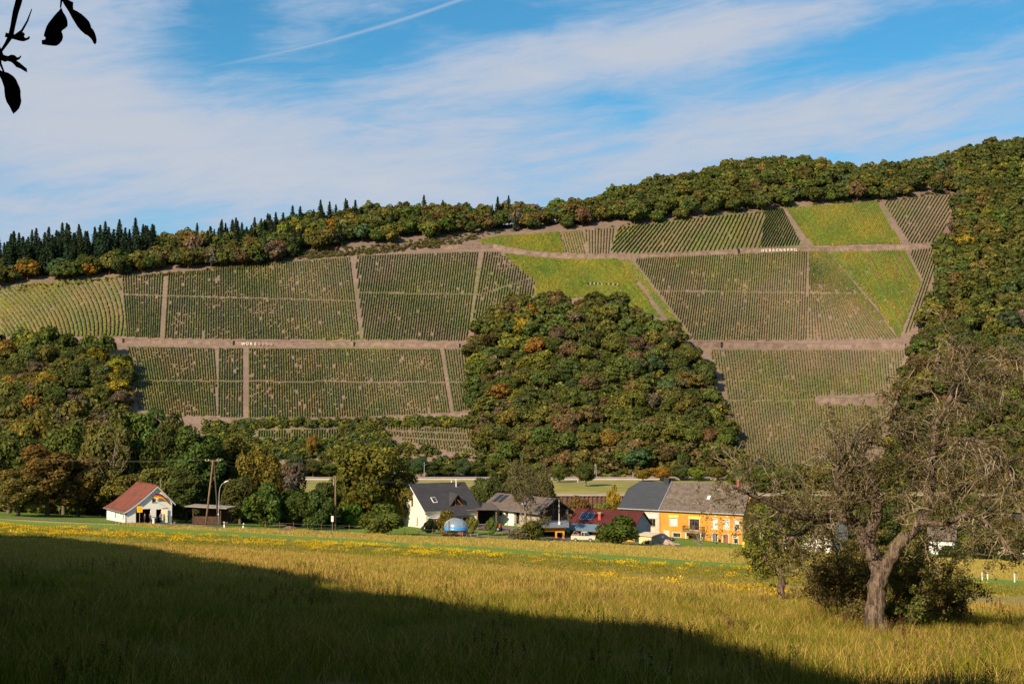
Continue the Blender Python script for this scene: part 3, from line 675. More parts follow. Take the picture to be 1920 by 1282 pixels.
for Yg in np.arange(820, 1010, 8.0):                         # the left crest stands denser
    for xg in np.arange(-.38 * Yg, -.12 * Yg, 8.5):
        x = xg + rngf.uniform(-3.4, 3.4); Y = Yg + rngf.uniform(-3.2, 3.2); z = float(H(x, Y)); px, py = map(float, project(x, Y, z))
        e = np.interp(px, [q[0] for q in EDGE], [q[1] for q in EDGE]); t = (HZ - np.interp(px, SX, SS)) / F
        if px > -30 and py < e - 2 and Y < 436 / (.6 - t) + 20 and not (px > 560 and py > np.interp(px, [560, 640, 700], [480, 470, 464])): trees.append(['ridge', x, Y, z, px, py])
def pal(reg, px, py):
    n = math.sin(px*.021+1)*math.sin(py*.03)+math.sin(px*.06+py*.05)*.5
    if reg == 'knob': w = [.34, .28, .20, .04, .07 + (.06 if py > 700 and px < 1250 else 0), .02, .025, .06 if px > 1150 else .02, .04]
    elif reg == 'left': w = [.30, .18, .20, .06, .10, .03, .05, .02, .10]
    elif reg == 'right': w = [.30, .22, .32, .02, .07, .005, .005, .05 if py > 560 else 0, .02]
    elif px < 560: w = [.36, .14, .24, .03, .12, .03, .02, .02, .06]
    elif px < 1120: w = [.32, .20, .30, .02, .08, .02, .01, .04, .02]
    else: w = [.34, .26, .30, .0, .05, .01, .0, .03, 0]
    w = np.array(w); w[:2] *= 1 - .4*n; w /= w.sum()
    return list(COLS)[rngf.choice(len(COLS), p=w)]
REG = {'knob': 'the central wooded knob', 'right': 'the right hand wood', 'left': 'the rocky hillock', 'ridge': 'the ridge wood above the vineyards'}
def place_word(reg, px, py):
    if reg == 'ridge':
        return ['behind the curving bright plot', 'above the large striped left plot', 'above the sandy lane', 'above the smooth green point', 'above the long upper plot', 'above the white block lettering', 'above the topmost sparse rows'][int(np.searchsorted([230, 660, 900, 1100, 1430, 1650], px))]
    x0, x1, y0, y1 = {'knob': (880, 1400, 560, 890), 'right': (1660, 1960, 340, 950), 'left': (0, 240, 640, 800)}[reg]
    a = ['left edge', 'left middle', 'centre', 'right middle', 'right edge'][min(4, max(0, int(5*(px-x0)/(x1-x0))))]
    b = ['crown', 'upper slope', 'middle height', 'lower slope', 'foot'][min(4, max(0, int(5*(py-y0)/(y1-y0))))]
    return b + ', ' + a
trees.sort(key=lambda t: t[2])
sp = []; far = []; cnt = {'ridge': 0}; ind = 0; rest = []
for reg, x, Y, z, px, py in trees:
    s = rngf.uniform(.74, 1.22); a = rngf.uniform(0, 6.28)
    if reg == 'ridge' and px < 1000:
        # conifers stand along the crest at the left
        t = (HZ - np.interp(px, SX, SS)) / F; Yc = 436 / (.6 - t)
        pr = (.95 if px < 290 and Y > Yc - 15 else .5 if px < 650 and Y > Yc - 8 else .10 if px < 1000 else 0)
        if 290 < px < 360: pr *= .3
        if rngf.random() < pr: sp.append((x, Y, z, px, py, s * (1.0 if px < 290 else .85), a)); continue
    cn = pal(reg, px, py)
    if reg == 'left' and rngf.random() < .25: s *= .55
    if reg == 'knob' and rngf.random() < .12: s *= .75
    far.append((reg, x, Y, z, px, py, s, a, cn))
# loose bushes on the rocky hillock and foot slopes join the same list
for reg, x, Y, z, px, py, s, a, cn in far:
    c = jitc(cn, rngf)
    vis = project(x, Y, z + 9)
    if ind < 245 and reg != 'ridge' and -10 < px < 1930 and not (px > 1560 and py > 700) and not (px < 300 and py > 790) and not (px > 560 and py > 893):
        i = ind % 5; o = link('broadleaf_tree', FARM[i], loc=(x, Y, z - .3), rz=a, color=c); o.scale = (s, s, s * rngf.uniform(.8, 1.0)); ind += 1
        tag(o, '%s %stree, %s of %s' % (cn.replace('golden ', ''), 'small ' if s < .84 else 'big ' if s > 1.12 else '', place_word(reg, px, py), REG[reg].replace('the ', '').replace('right hand', 'right')), 'tree', 'trees covering ' + REG[reg])
    else: rest.append((int(rngf.integers(0, 4)), x, Y, z - .3, s, s * rngf.uniform(.9, 1.12), a, c))
fo = realise('far_off_wood', FARL, rest, FOL); tag(fo, 'far off autumn forest along the ridge and beyond the nearer trees', 'forest', kind='stuff')
sp.sort(key=lambda q: q[3])
wds = ['even', 'slim', 'ragged', 'dense', 'narrow', 'pointed']
for k, (x, Y, z, px, py, s, a) in enumerate(sp):
    o = link('spruce_tree', SPRM[k % 4], loc=(x, Y, z), rz=a, color=jitc((.036, .058, .034), rngf, .1)); s *= 1.08; o.scale = (s, s, s * rngf.uniform(.85, 1.05))
    w = 'on the crest, %s' % ['left border', 'near left border', 'above left hillock', 'above curving plot', 'behind narrow plot', 'beside the skyline gap'][min(5, max(0, int(px/48)))] if px < 290 else 'among ridge trees above the large striped plot' if px < 660 else 'among ridge trees above the sandy lane'
    tag(o, 'dark %s spruce %s' % (wds[k % 6] if k % 6 else 'green', w), 'spruce', 'spruces along the ridge')
# scrub: low irregular shrubs as ground cover between hillside woods
def scrub(name, label, polys, n, cols, seed, size=(1.0, 2.2), nl=70, ls=.42, world=False):
    rng = np.random.default_rng(seed); items = []
    P = [far_proto(seed + 60 + i, 2.0, 2.6, nl, ls, rz=.5, zc=.45, nl=8) for i in range(4)]
    for P_ in polys:
        xs = [q[0] for q in P_]; ys = [q[1] for q in P_]; k = 0
        qx = rng.uniform(min(xs), max(xs), n * 3); qy = rng.uniform(min(ys), max(ys), n * 3); g = inpoly(qx, qy, P_); qx = qx[g][:n]; qy = qy[g][:n]
        w = np.stack([qx, qy, H(qx, qy)], 1) if world else hit(qx, qy, 300); w = w[~np.isnan(w[:, 0])]; w = w[(w[:, 1] < 396) | (w[:, 1] > 541)]
        for p in w:
            s = rng.uniform(*size) * .6; items.append((int(rng.integers(0, 4)), p[0], p[1], p[2] - .2, s, s * rng.uniform(.6, 1.1), rng.uniform(0, 6), jitc(cols[rng.integers(0, len(cols))], rng)))
    o = realise(name, P, items, FOL); tag(o, label, 'undergrowth', kind='stuff'); return o
scrub('undergrowth', 'brownish scrub covering the rocky hillock and the wooded knob', [LEFT, [(0,700),(240,700),(240,860),(0,860)], KNOB, KNOB, KNOB, RIGHT], 900, ['russet brown', 'grey brown', 'olive green', 'dark green', 'mid green', 'mid green', 'olive green'], 5, size=(2.0, 4.2), nl=90, ls=.40)
scrub('verge_scrub', 'thin scrub and weeds along the top edge of the left vineyards', [[(500,492),(650,472),(830,450),(860,462),(660,480)], [(1100,430),(1440,388),(1640,374),(1790,358),(1790,366),(1640,380),(1440,397),(1100,434)], [(-40,545),(220,520),(500,498),(500,504),(220,526),(-40,556)], [(560,472),(700,460),(900,438),(940,436),(860,460),(830,460),(700,476),(560,488)]], 420, ['olive green', 'russet brown', 'grey brown', 'mid green'], 6, size=(.5, 1.3))
scrub('foot_scrub', 'green and yellow bushes along the foot of the left slope above the railway', [[(440,792),(890,788),(890,804),(700,798),(440,806)], [(380,800),(470,800),(470,870),(380,870)], [(560,832),(700,825),(900,862),(900,892),(560,892)], [(640,805),(712,800),(735,840),(640,850)], [(440,826),(640,832),(660,860),(440,860)]], 330, ['dark green', 'mid green', 'blue green', 'olive green', 'yellow green'], 7, size=(1.0, 2.6))
scrub('river_scrub', 'low bushes along the railway at the foot of the wooded knob', [[(900,880),(1500,880),(1500,898),(900,896)]], 160, ['olive green', 'mid green', 'yellow green', 'russet brown'], 8, size=(1.2, 2.4))
scrub('bank_thicket', 'thicket of bushes and small trees on the near river bank behind the gardens', [[(-165,300),(-60,296),(-60,392),(-165,392)], [(-60,300),(4,305),(6,392),(-60,392)], [(46,300),(160,300),(160,392),(40,392)]], 190, ['dark green', 'mid green', 'olive green', 'russet brown', 'blue green'], 12, size=(2.6, 5.2), nl=260, ls=.30, world=True)
scrub('garden_thicket', 'tall bushes filling the gardens and near bank behind the old bare tree', [[(58,312),(190,312),(190,392),(70,392)]], 120, ['dark green', 'mid green', 'olive green', 'mid green'], 15, size=(5.0, 7.6), nl=420, ls=.26, world=True)
scrub('far_bank_thicket', 'trees and bushes massed on the far river bank behind the old bare tree', [[(88,544),(215,544),(225,652),(100,652)]], 110, ['dark green', 'mid green', 'olive green', 'blue green', 'olive green'], 14, size=(3.2, 6.0), nl=240, ls=.34, world=True)
# ---- nearer trees: own trunk and crown
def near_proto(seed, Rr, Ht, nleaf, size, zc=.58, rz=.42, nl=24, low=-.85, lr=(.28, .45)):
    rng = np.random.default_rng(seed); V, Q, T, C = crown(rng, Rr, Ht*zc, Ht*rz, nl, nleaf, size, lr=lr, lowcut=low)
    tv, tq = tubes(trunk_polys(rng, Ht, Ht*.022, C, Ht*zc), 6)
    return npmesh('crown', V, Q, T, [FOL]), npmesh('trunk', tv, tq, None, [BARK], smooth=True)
NP = [near_proto(70 + i, 4.9, 13, 8000, .25, zc=.52, rz=.46, nl=34, low=-.95, lr=(.24,.40)) for i in range(4)]                       # full trees
SHP = [near_proto(80 + i, 2.4, 4.2, 4200, .16, zc=.5, rz=.5, nl=20, low=-1) for i in range(3)]   # bushes down to the ground
LOOSE = [near_proto(90 + i, 4.5, 13, 2400, .24, zc=.6, rz=.42, nl=26, lr=(.2, .34)) for i in range(2)]
rngn = np.random.default_rng(5)
def near_tree(px, Y, top, hw, c, label, kind='tree', sink=0.0, group=None, loose=False):
    x = at(px, Y); z = float(H(x, Y)); zt = (HZ - top) / F * Y; h = max(1.0, zt - z); r = hw * Y / F
    if kind == 'tree': pr = LOOSE if loose else NP; R0, H0 = 4.5 * 1.0, 13 * .97
    else: pr = SHP; R0, H0 = 2.4, 4.2 * .97
    cm, tm = pr[rngn.integers(0, len(pr))]; s = r / R0; sz = h / H0
    o = empty('broadleaf_tree' if kind == 'tree' else 'shrub', (x, Y, z - sink), rngn.uniform(0, 6.28), label, 'tree' if kind == 'tree' else 'bush', group); o.scale = (s, s, sz)
    link('crown', cm, parent=o, color=jitc(c, rngn, .05)); link('trunk', tm, parent=o); return o
OL, DG, MG, YG, RB, OR, GY, BG, GB = 'olive green', 'dark green', 'mid green', 'yellow green', 'russet brown', 'orange', 'golden yellow', 'blue green', 'grey brown'
for a in [
 (20, 262, 800, 62, DG, 'tall dark green tree at the far left edge of the valley wood'),
 (92, 256, 835, 62, (.15,.095,.03), 'broad rust tinged tree with bare lower trunk left of the white bus shelter house'),
 (38, 251, 880, 48, OL, 'lower olive tree with visible trunk at the left end of the road'),
 (150, 262, 850, 52, (.17,.11,.03), 'orange brown tree in front of the tall dark wood'),
 (60, 300, 755, 48, (.17,.155,.03), 'yellowish tree crown rising above the left of the valley wood'),
 (122, 290, 790, 50, MG, 'green tree behind the orange brown one'),
 (205, 280, 762, 50, OL, 'tall thin crowned tree with pale bare upper stems behind the white house'),
 (232, 262, 875, 45, (.13,.135,.03), 'bushy olive tree directly behind the red tiled roof'),
 (262, 285, 756, 50, (.105,.13,.03), 'tallest rounded green tree above the white house'),
 (322, 272, 778, 48, (.07,.09,.025), 'deep green tree right of the tallest rounded one'),
 (300, 258, 868, 38, MG, 'small green tree beside the white house gable'),
 (372, 268, 800, 58, (.075,.105,.03), 'large green tree behind the crossed wooden pole'),
 (352, 258, 880, 42, (.07,.09,.025), 'dark bushy tree behind the timber shelter'),
 (432, 278, 806, 52, (.12,.13,.03), 'olive tree at the right shoulder of the valley wood'),
 (486, 270, 830, 40, (.19,.16,.03), 'yellowing tree at the right end of the tall wood'),
 (452, 262, 885, 40, DG, 'dark green tree in front of the yellowing one'),
 (540, 300, 860, 38, GB, 'thin grey brown tree between the wood and the autumn walnut'),
 (690, 262, 822, 62, (.155,.135,.028), 'large autumn tinted walnut tree left of the cream house'),
 (752, 266, 868, 42, (.14,.125,.028), 'lower right part tree touching the gable of the cream house'),
 (655, 270, 880, 38, (.13,.12,.03), 'smaller olive tree behind the upright wooden pole'),
 (912, 300, 878, 30, DG, 'dark green tree behind the gap between cream house and farmhouse'),
 (955, 310, 862, 38, (.085,.085,.025), 'dark olive tree behind the farmhouse roof'),
 (1010, 300, 872, 34, (.10,.095,.03), 'olive tree right behind the farmhouse ridge'),
 (1086, 285, 925, 26, (.20,.12,.035), 'low russet tree in front of the river wall'),
 (1148, 285, 905, 16, GY, 'slim golden tree left of the dark slate roof'),
 (1128, 280, 938, 20, YG, 'yellow green bushy tree above the red metal roof'),
 (1165, 290, 940, 18, (.17,.16,.03), 'low yellow green tree beside the slate roof corner'),
 (586, 674, 814, 13, OR, 'orange tree standing among the bushes under the left vineyards'),
 (1098, 585, 863, 19, DG, 'round dark tree casting its shade on the far lawn'),
 (1048, 612, 868, 17, MG, 'green tree at the left end of the far lawn'),
 (1205, 620, 878, 16, OR, 'orange tree in the row behind the slate roof'), (1238, 622, 872, 19, (.28,.2,.03), 'golden tree in the row behind the slate roof'),
 (1275, 625, 868, 18, DG, 'dark green tree in the row behind the brown roof'), (1306, 622, 872, 17, YG, 'yellow green tree in the row behind the brown roof'),
 (1345, 625, 872, 18, OL, 'olive tree in the row behind the red brick chimney'), (1385, 622, 868, 20, MG, 'green tree at the right end of the row behind the brown roof'),
 (1430, 600, 872, 22, OL, 'olive tree behind the bare branches right of the yellow house'), (1480, 560, 868, 26, MG, 'green tree below the large lower right vineyard plot'),
 (1540, 566, 862, 30, OL, 'olive tree at the foot of the slope behind the old tree'), (1600, 562, 850, 34, DG, 'dark tree behind the trunk top of the old tree'),
 (1670, 568, 850, 34, MG, 'green tree across the river right of the old trunk'), (1760, 560, 850, 40, DG, 'dark green tree across the river at right'), (1860, 565, 850, 44, MG, 'mid green tree across the river near the right edge'),
 (1560, 300, 950, 40, MG, 'green garden tree behind the old bare tree'), (1640, 300, 945, 42, DG, 'dark garden tree behind the old trunk'), (1716, 300, 948, 38, OL, 'olive garden tree right of the old trunk'),
 (1798, 285, 962, 36, DG, 'dark garden tree at the far end of the right meadow'), (1840, 262, 985, 36, (.20,.19,.03), 'yellow green tree at the far end of the right meadow'),
 (1895, 270, 965, 40, OL, 'olive tree at the right edge beyond the meadow'), (1945, 262, 975, 40, DG, 'dark tree cut by the right edge of the view')]:
    near_tree(*a)
for a in [
 (500, 250, 912, 40, (.085,.12,.028), 'big rounded green bush right of the lawn by the road'), (548, 254, 918, 40, (.06,.085,.025), 'dark green bush in the middle of the roadside row'),
 (606, 262, 905, 30, (.09,.11,.03), 'taller green bush behind the upright brown pole'), (592, 250, 925, 36, (.07,.095,.025), 'dark green bush left of the upright wooden pole'), (716, 236, 946, 42, (.115,.12,.028), 'olive bush in front of the autumn walnut by the road'),
 (660, 256, 945, 26, (.10,.16,.03), 'clipped green bush beneath the autumn walnut'),
 (838, 249, 957, 22, (.19,.145,.035), 'golden brown shrub in front of the cream house door'), (806, 249, 973, 14, (.03,.035,.02), 'dark little bush at the corner of the cream house'),
 (885, 250, 968, 12, (.17,.16,.035), 'yellowish shrub right of the domed pool'), (922, 250, 972, 12, (.12,.16,.04), 'small green shrub in front of the farmhouse tractor'),
 (1000, 243, 975, 22, (.12,.115,.03), 'dense mistletoe green bush in front of the orange garage'), (974, 242, 990, 20, (.13,.11,.045), 'brown green bush at the foot of the bare tree'), (1158, 236, 968, 44, (.085,.115,.025), 'large round green bush in front of the red roofed house'),
 (845, 240, 997, 18, (.16,.12,.06), 'dry brown shrub by the garden path'),
 (1786, 245, 1022, 30, (.06,.09,.025), 'dark green bush at the far right meadow edge'), (1838, 243, 1018, 26, (.035,.05,.02), 'nearly black bush at the far right meadow edge'), (1892, 240, 1025, 26, (.05,.075,.02), 'rounded dark bush by the right border'),
 (1700, 250, 1005, 30, MG, 'green bush behind the right limb of the old tree'), (1530, 250, 1010, 34, OL, 'olive bush behind the white house'), (1600, 248, 1010, 36, DG, 'dark bush left of the old trunk in the distance')]:
    near_tree(*a, kind='shrub')
# row of dark bushes along the railway
for k, px in enumerate([555, 588, 618, 790, 815, 842, 868, 893]):
    near_tree(px, 655, 852 + (k * 7) % 18, 19, ['blue green', 'dark green', 'mid green'][k % 3], 'dark bushy tree %s above the railway' % ['first from left in the row', 'second from left in the row', 'third from left in the row', 'just right of the walnut crown', 'with rounded top right of the walnut', 'above the cream house roof', 'above the flue of the cream house', 'last in the row'][k])
# tall wood beside the viewer (outside the picture): it throws the deep shade over the slope
rngw = np.random.default_rng(3); witems = []
WP = []
for i in range(3):
    V, Q, T, C = crown(np.random.default_rng(200 + i), 5.5, 9.5, 8.5, 20, 2600, .62, lowcut=-1, core=.8)
    tv, tq = tubes([(np.array([[0, 0, -1], [0, 0, 12]]), [.4, .2])], 6)
    WP.append((np.concatenate([V, tv]), np.concatenate([Q, tq + len(V)]), np.concatenate([T, np.tile([[1.3, .8, .6]], (len(tq), 1))])))
edge = hit([0, 75, 150, 225, 300, 375, 450, 525, 600, 675, 750, 825, 900, 975, 1050, 1125, 1200, 1300, 1400, 1480, 1560],
           [1003, 1006, 1011, 1023, 1035, 1049, 1062, 1074, 1085, 1097, 1112, 1132, 1153, 1160, 1164, 1168, 1176, 1197, 1222, 1250, 1284], 12, 300)
tn = math.tan(R(SUN_EL)); sa_, ca_ = math.sin(R(SUN_AZ)), math.cos(R(SUN_AZ))
def wood_tree(x, Y, top):
    z = float(H(x, Y)); h = max(6, top - z); s = h / 18.0
    witems.append((int(rngw.integers(0, 3)), x, Y, z, min(s, 1.15), s, rngw.uniform(0, 6), jitc('dark green', rngw)))
E3 = [tuple(p) for p in edge if not np.isnan(p[0])]
E3 = [(-120, 215, -14)] + [(-75, 175, -15)] + E3 + [(5.2, 14, -3.4), (5.5, 6, -2.4), (7, -6, -1)]
L_ = [np.array(E3[0], float)]
for a, b in zip(E3[:-1], E3[1:]):
    n = max(1, int(np.linalg.norm(np.array(b) - a) / 3.0)); L_ += [np.array(a) + (np.array(b, float) - a) * i / n for i in range(1, n + 1)]
for i, p in enumerate(L_):
    for row, s_ in enumerate((30, 39, 49)):
        s = s_ + rngw.uniform(-1.5, 1.5) + (8 if p[1] > 90 else 0)
        x = p[0] - sa_ * s; Y = p[1] - ca_ * s
        if Y > 0 and x > -.36 * Y * 1.22 - 5: continue
        wood_tree(x, Y, p[2] + tn * s * (1.0 if row == 0 else rngw.uniform(.97, 1.0)) + (-.6 if row == 0 else -1.2))
for x, Y in [(4, -9), (11, -6), (18, -8), (25, -3), (-3, -14), (8, -18), (16, -20), (24, -14), (32, -8), (-10, -20), (33, 3), (38, -2), (0, -24), (42, 9), (-16, -12), (-22, -22)]: wood_tree(x, Y, float(H(x, Y)) + 21)  # unseen trees added behind the viewer to keep sky light off the shade
for Y in range(2, 62, 6):                                      # unseen trees added at the viewer's right to block sky light
    for k in (0, 1): wood_tree(.42 * Y + 11 + 7 * k, Y + 3 * k, float(H(.42 * Y + 11, Y)) + 21)
wood = realise('woodland', WP, witems, FOL); tag(wood, 'dense tall wood beside the meadow casting the deep foreground shade, plus added trees blocking sky light', 'wood', kind='stuff')
# ------------------------------------------------------------------ buildings
def wall(name, outline, holes, T, thick, m, parent):
    """plastered wall: outline and rectangular openings in its own plane, T maps (a, b, depth) to the house"""
    bm = bmesh.new(); loops = [outline] + [[(a, b), (a, b+h), (a+w, b+h), (a+w, b)] for a, b, w, h in holes]; es = []; vl = []
    for lp in loops:
        vs = [bm.verts.new((a, b, 0)) for a, b in lp]; vl.append(vs)
        es += [bm.edges.new((vs[i], vs[(i+1) % len(vs)])) for i in range(len(vs))]
    bmesh.ops.triangle_fill(bm, use_beauty=True, use_dissolve=False, edges=es)
    fr = list(bm.faces); mp = {v: bm.verts.new((v.co.x, v.co.y, thick)) for v in list(bm.verts)}
    for f in fr: bm.faces.new([mp[v] for v in reversed(f.verts)])
    for vs in vl:
        for i in range(len(vs)):
            a, b = vs[i], vs[(i+1) % len(vs)]; bm.faces.new([a, b, mp[b], mp[a]])
    for v in bm.verts: v.co = Vector(T(v.co.x, v.co.y, v.co.z))
    bmesh.ops.recalc_face_normals(bm, faces=bm.faces)
    me = bpy.data.meshes.new(name); bm.to_mesh(me); bm.free(); me.materials.append(m)
    return link(name, me, None, parent)
def tbox(mb, T, a0, a1, b0, b1, c0, c1):
    p = [Vector(T(a, b, c)) for a, b, c in [(a0,b0,c0),(a1,b0,c0),(a1,b1,c0),(a0,b1,c0),(a0,b0,c1),(a1,b0,c1),(a1,b1,c1),(a0,b1,c1)]]
    mb.add(p, [(0,3,2,1),(4,5,6,7),(0,1,5,4),(1,2,6,5),(2,3,7,6),(3,0,4,7)])
def window(parent, T, a, b, w, h, fm, sur=None, sill=True, mull=1, blind=0, name='window', depth=.14, gm=None):
    mb = MB(); t = .07
    tbox(mb, T, a, a+t, b, b+h, depth, depth+.06); tbox(mb, T, a+w-t, a+w, b, b+h, depth, depth+.06)
    tbox(mb, T, a+t, a+w-t, b, b+t, depth, depth+.06); tbox(mb, T, a+t, a+w-t, b+h-t, b+h, depth, depth+.06)
    for i in range(mull): x = a + w*(i+1)/(mull+1); tbox(mb, T, x-.03, x+.03, b+t, b+h-t, depth-.01, depth+.05)
    o = mb.build(name, fm, parent)
    g = MB(); tbox(g, T, a+.03, a+w-.03, b+.03, b+h-.03, depth+.065, depth+.08); g.build('pane', gm or GLASS, o)
    if blind: g = MB(); tbox(g, T, a+t, a+w-t, b+h*(1-blind), b+h-t, depth+.03, depth+.055); g.build('blind', CURT, o)
    if sur:
        s = MB(); q = .16
        tbox(s, T, a-q, a, b-q, b+h+q, -.04, .06); tbox(s, T, a+w, a+w+q, b-q, b+h+q, -.04, .06); tbox(s, T, a, a+w, b+h, b+h+q, -.04, .06); tbox(s, T, a, a+w, b-q, b, -.06, .06)
        s.build('surround', sur, o)
    elif sill: s = MB(); tbox(s, T, a-.08, a+w+.08, b-.08, b, -.08, .1); s.build('sill', GUT, o)
    return o
def front(a, b, c): return (a, c, b)
def leftf(a, b, c): return (c, a, b)
def rightf(L): return lambda a, b, c: (L - c, a, b)
def backf(Wd): return lambda a, b, c: (a, Wd - c, b)

# ---- white bus shelter house
HT = empty('bus_stop_house', (-65.0, 240.0, -21.75), R(31), 'white plastered bus stop house with a sweeping red tiled roof beside the road', 'house')
Wd, Ln, ap = 8.0, 11.6, 5.35
gab = [(0, -.8), (Wd, -.8), (Wd, 3.35), (ap, 6.05), (2.7, 3.75), (0, 2.08)]
gdoor = (1.78, 0, 2.55, 2.5); pdoor = (5.25, 0, .95, 2.35); gwin = (4.55, 3.55, .72, 1.05)
wall('gable_wall', gab, [(gdoor[0], -.05, gdoor[2], gdoor[3]), (pdoor[0], -.05, pdoor[2], pdoor[3]), gwin], front, .3, WHITE, HT)
wall('side_wall', [(0, -.8), (Ln, -.8), (Ln, 2.08), (0, 2.08)], [(1.0, .85, .55, 1.1), (2.35, .0, .85, 1.98), (4.2, 0, .85, 1.98), (5.6, .85, .55, 1.1)], leftf, .3, WHITE, HT)
wall('rear_wall', [(0, -.8), (Wd, -.8), (Wd, 3.3), (ap, 5.95), (0, 2.08)], [], backf(Ln), .25, WHITE, HT)
wall('right_wall', [(.3, -.8), (Ln-.3, -.8), (Ln-.3, 3.3), (.3, 3.3)], [], rightf(Wd), .3, WHITE, HT)
MB().box(1.5, Wd-.4, 3.2, 3.3, 0, 2.9).build('inner_wall', REDIN, HT)
MB().box(4.5, 4.62, .35, 3.15, 0, 2.9).build('partition', REDIN, HT)
MB().box(.35, Wd-.35, .32, 3.2, -.12, .02).build('inner_floor', REDIN, HT)
MB().box(1.7, Wd-.35, .32, 3.2, 2.9, 3.0).build('inner_ceiling', DARK, HT)
def roofcurve(t): # bell-cast profile from the low left eave to the ridge
    x = -.45 + (ap + .45) * t; return x, 1.98 + (6.22 - 1.98) * (t ** 1.22) + .0
mb = MB(); pr = [roofcurve(i / 9) for i in range(10)]; y0, y1 = -.35, Ln + .3
vs = [(x, y, z + d) for d in (0, .16) for x, z in pr for y in (y0, y1)]; n = 10; fs = []
for i in range(n-1): fs += [(2*i+20, 2*i+21, 2*i+23, 2*i+22), (2*i, 2*i+2, 2*i+3, 2*i+1), (2*i, 2*i+20, 2*i+22, 2*i+2), (2*i+1, 2*i+3, 2*i+23, 2*i+21)]
fs += [(0, 1, 21, 20)]
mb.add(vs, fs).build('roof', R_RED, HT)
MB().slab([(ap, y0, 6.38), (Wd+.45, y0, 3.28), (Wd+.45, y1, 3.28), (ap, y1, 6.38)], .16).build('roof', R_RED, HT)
mb = MB()
for i in range(n-1): (xa, za), (xb, zb) = pr[i], pr[i+1]; mb.poly([(xa, y0-.05, za-.22), (xb, y0-.05, zb-.22), (xb, y0-.05, zb+.02), (xa, y0-.05, za+.02)], (0, .05, 0))
mb.poly([(ap, y0-.05, 6.0), (Wd+.5, y0-.05, 2.86), (Wd+.5, y0-.05, 3.1), (ap, y0-.05, 6.24)], (0, .05, 0)).build('verge_board', mat('pale_grey_board', (.55, .56, .55), .7, .1), HT)
MB().tube([(-.5, y0, 1.98), (-.5, y1, 1.98)], .09, 8).build('gutter', GUT, HT)
mb = MB(); [mb.box(ap-.14, ap+.14, y0 + k*.4, y0 + k*.4 + .36, 6.28, 6.48) for k in range(30)]; tag(mb.build('ridge_tiles', R_RED, HT), kind='stuff')
window(HT, front, *gwin, GUT, mull=0, depth=.16)
for a, w_ in ((1.0, .55), (5.6, .55)): window(HT, leftf, a, .85, w_, 1.1, BFRAME, mull=0, depth=.02)
for a in (2.35, 4.2):
    d = MB(); tbox(d, leftf, a+.02, a+.83, .0, 1.96, .12, .17); d = d.build('door', WFRAME, HT); g = MB(); tbox(g, leftf, a+.25, a+.6, 1.25, 1.8, .10, .12); g.build('pane', GLASS, d)
dl = MB().box(0, 1.0, -.05, 0, 0, 2.3).build('door', mat('cream_door', (.78, .68, .46), .6, .1), HT, (pdoor[0]+pdoor[2], -.02, .02), R(-12)); MB().box(.82, .9, -.1, -.05, 1.0, 1.12).build('handle', GREYM, dl)
MB().box(6.3, 7.2, -.06, .0, 2.38, 2.52).build('door_rail', GREYM, HT)
MB().box(7.35, 7.95, -.12, -.003, .05, 1.1).build('notice_box', GREYM, HT)
# arched flag-coloured banner under the right verge
def banner():
    bands = ((.0, .2, (.015, .012, .012)), (.2, .55, (.45, .035, .03)), (.55, 1.0, (.85, .42, .02)))
    root = empty('flag_banner', HT.matrix_basis @ Vector((5.75, -.28, 4.0)), R(36), 'long curved black red and gold flag hanging under the white house gable verge', 'flag')
    N = 14
    for u0, u1, c in bands:
        mb = MB(); V = []
        for i in range(N + 1):
            t = i / N; x = -.75 + 2.55*t; top = 1.0 - 2.1*t + .75*math.sin(math.pi*t*.9); wd = 1.0*(1-t)**.7 + .06
            nx, nz = -.55, -.84
            for u in (u0, u1): V.append((x + .7*(1-t)*0 + nx*wd*u*.6, -.04 - .14*math.sin(t*3.1), top + nz*wd*u))
        fs = [(2*i, 2*i+1, 2*i+3, 2*i+2) for i in range(N)]
        V2 = [(x, y+.02, z) for x, y, z in V]; m_ = len(V)
        mb.add(V + V2, fs + [tuple(q + m_ for q in reversed(f)) for f in fs]).build('stripe', mat('flag_cloth', c, .8, .1), root)
    MB().tube([(-1.3, .02, .32), (-.2, -.08, .95)], .03, 6).build('pole', WFRAME, root)
    MB().tube([(-1.3, .02, .1), (1.9, .02, -1.75)], .012, 4).build('cord', GREYM, root)
bpy.context.view_layer.update(); banner()
hm = MB().tube([(0, 0, 0), (0, 0, 2.6)], .035, 6).build('mast', GREYM, None, HT.matrix_basis @ Vector((6.9, 3.0, 4.6))); tag(hm, 'thin grey mast standing behind the right roof slope of the white house', 'mast')
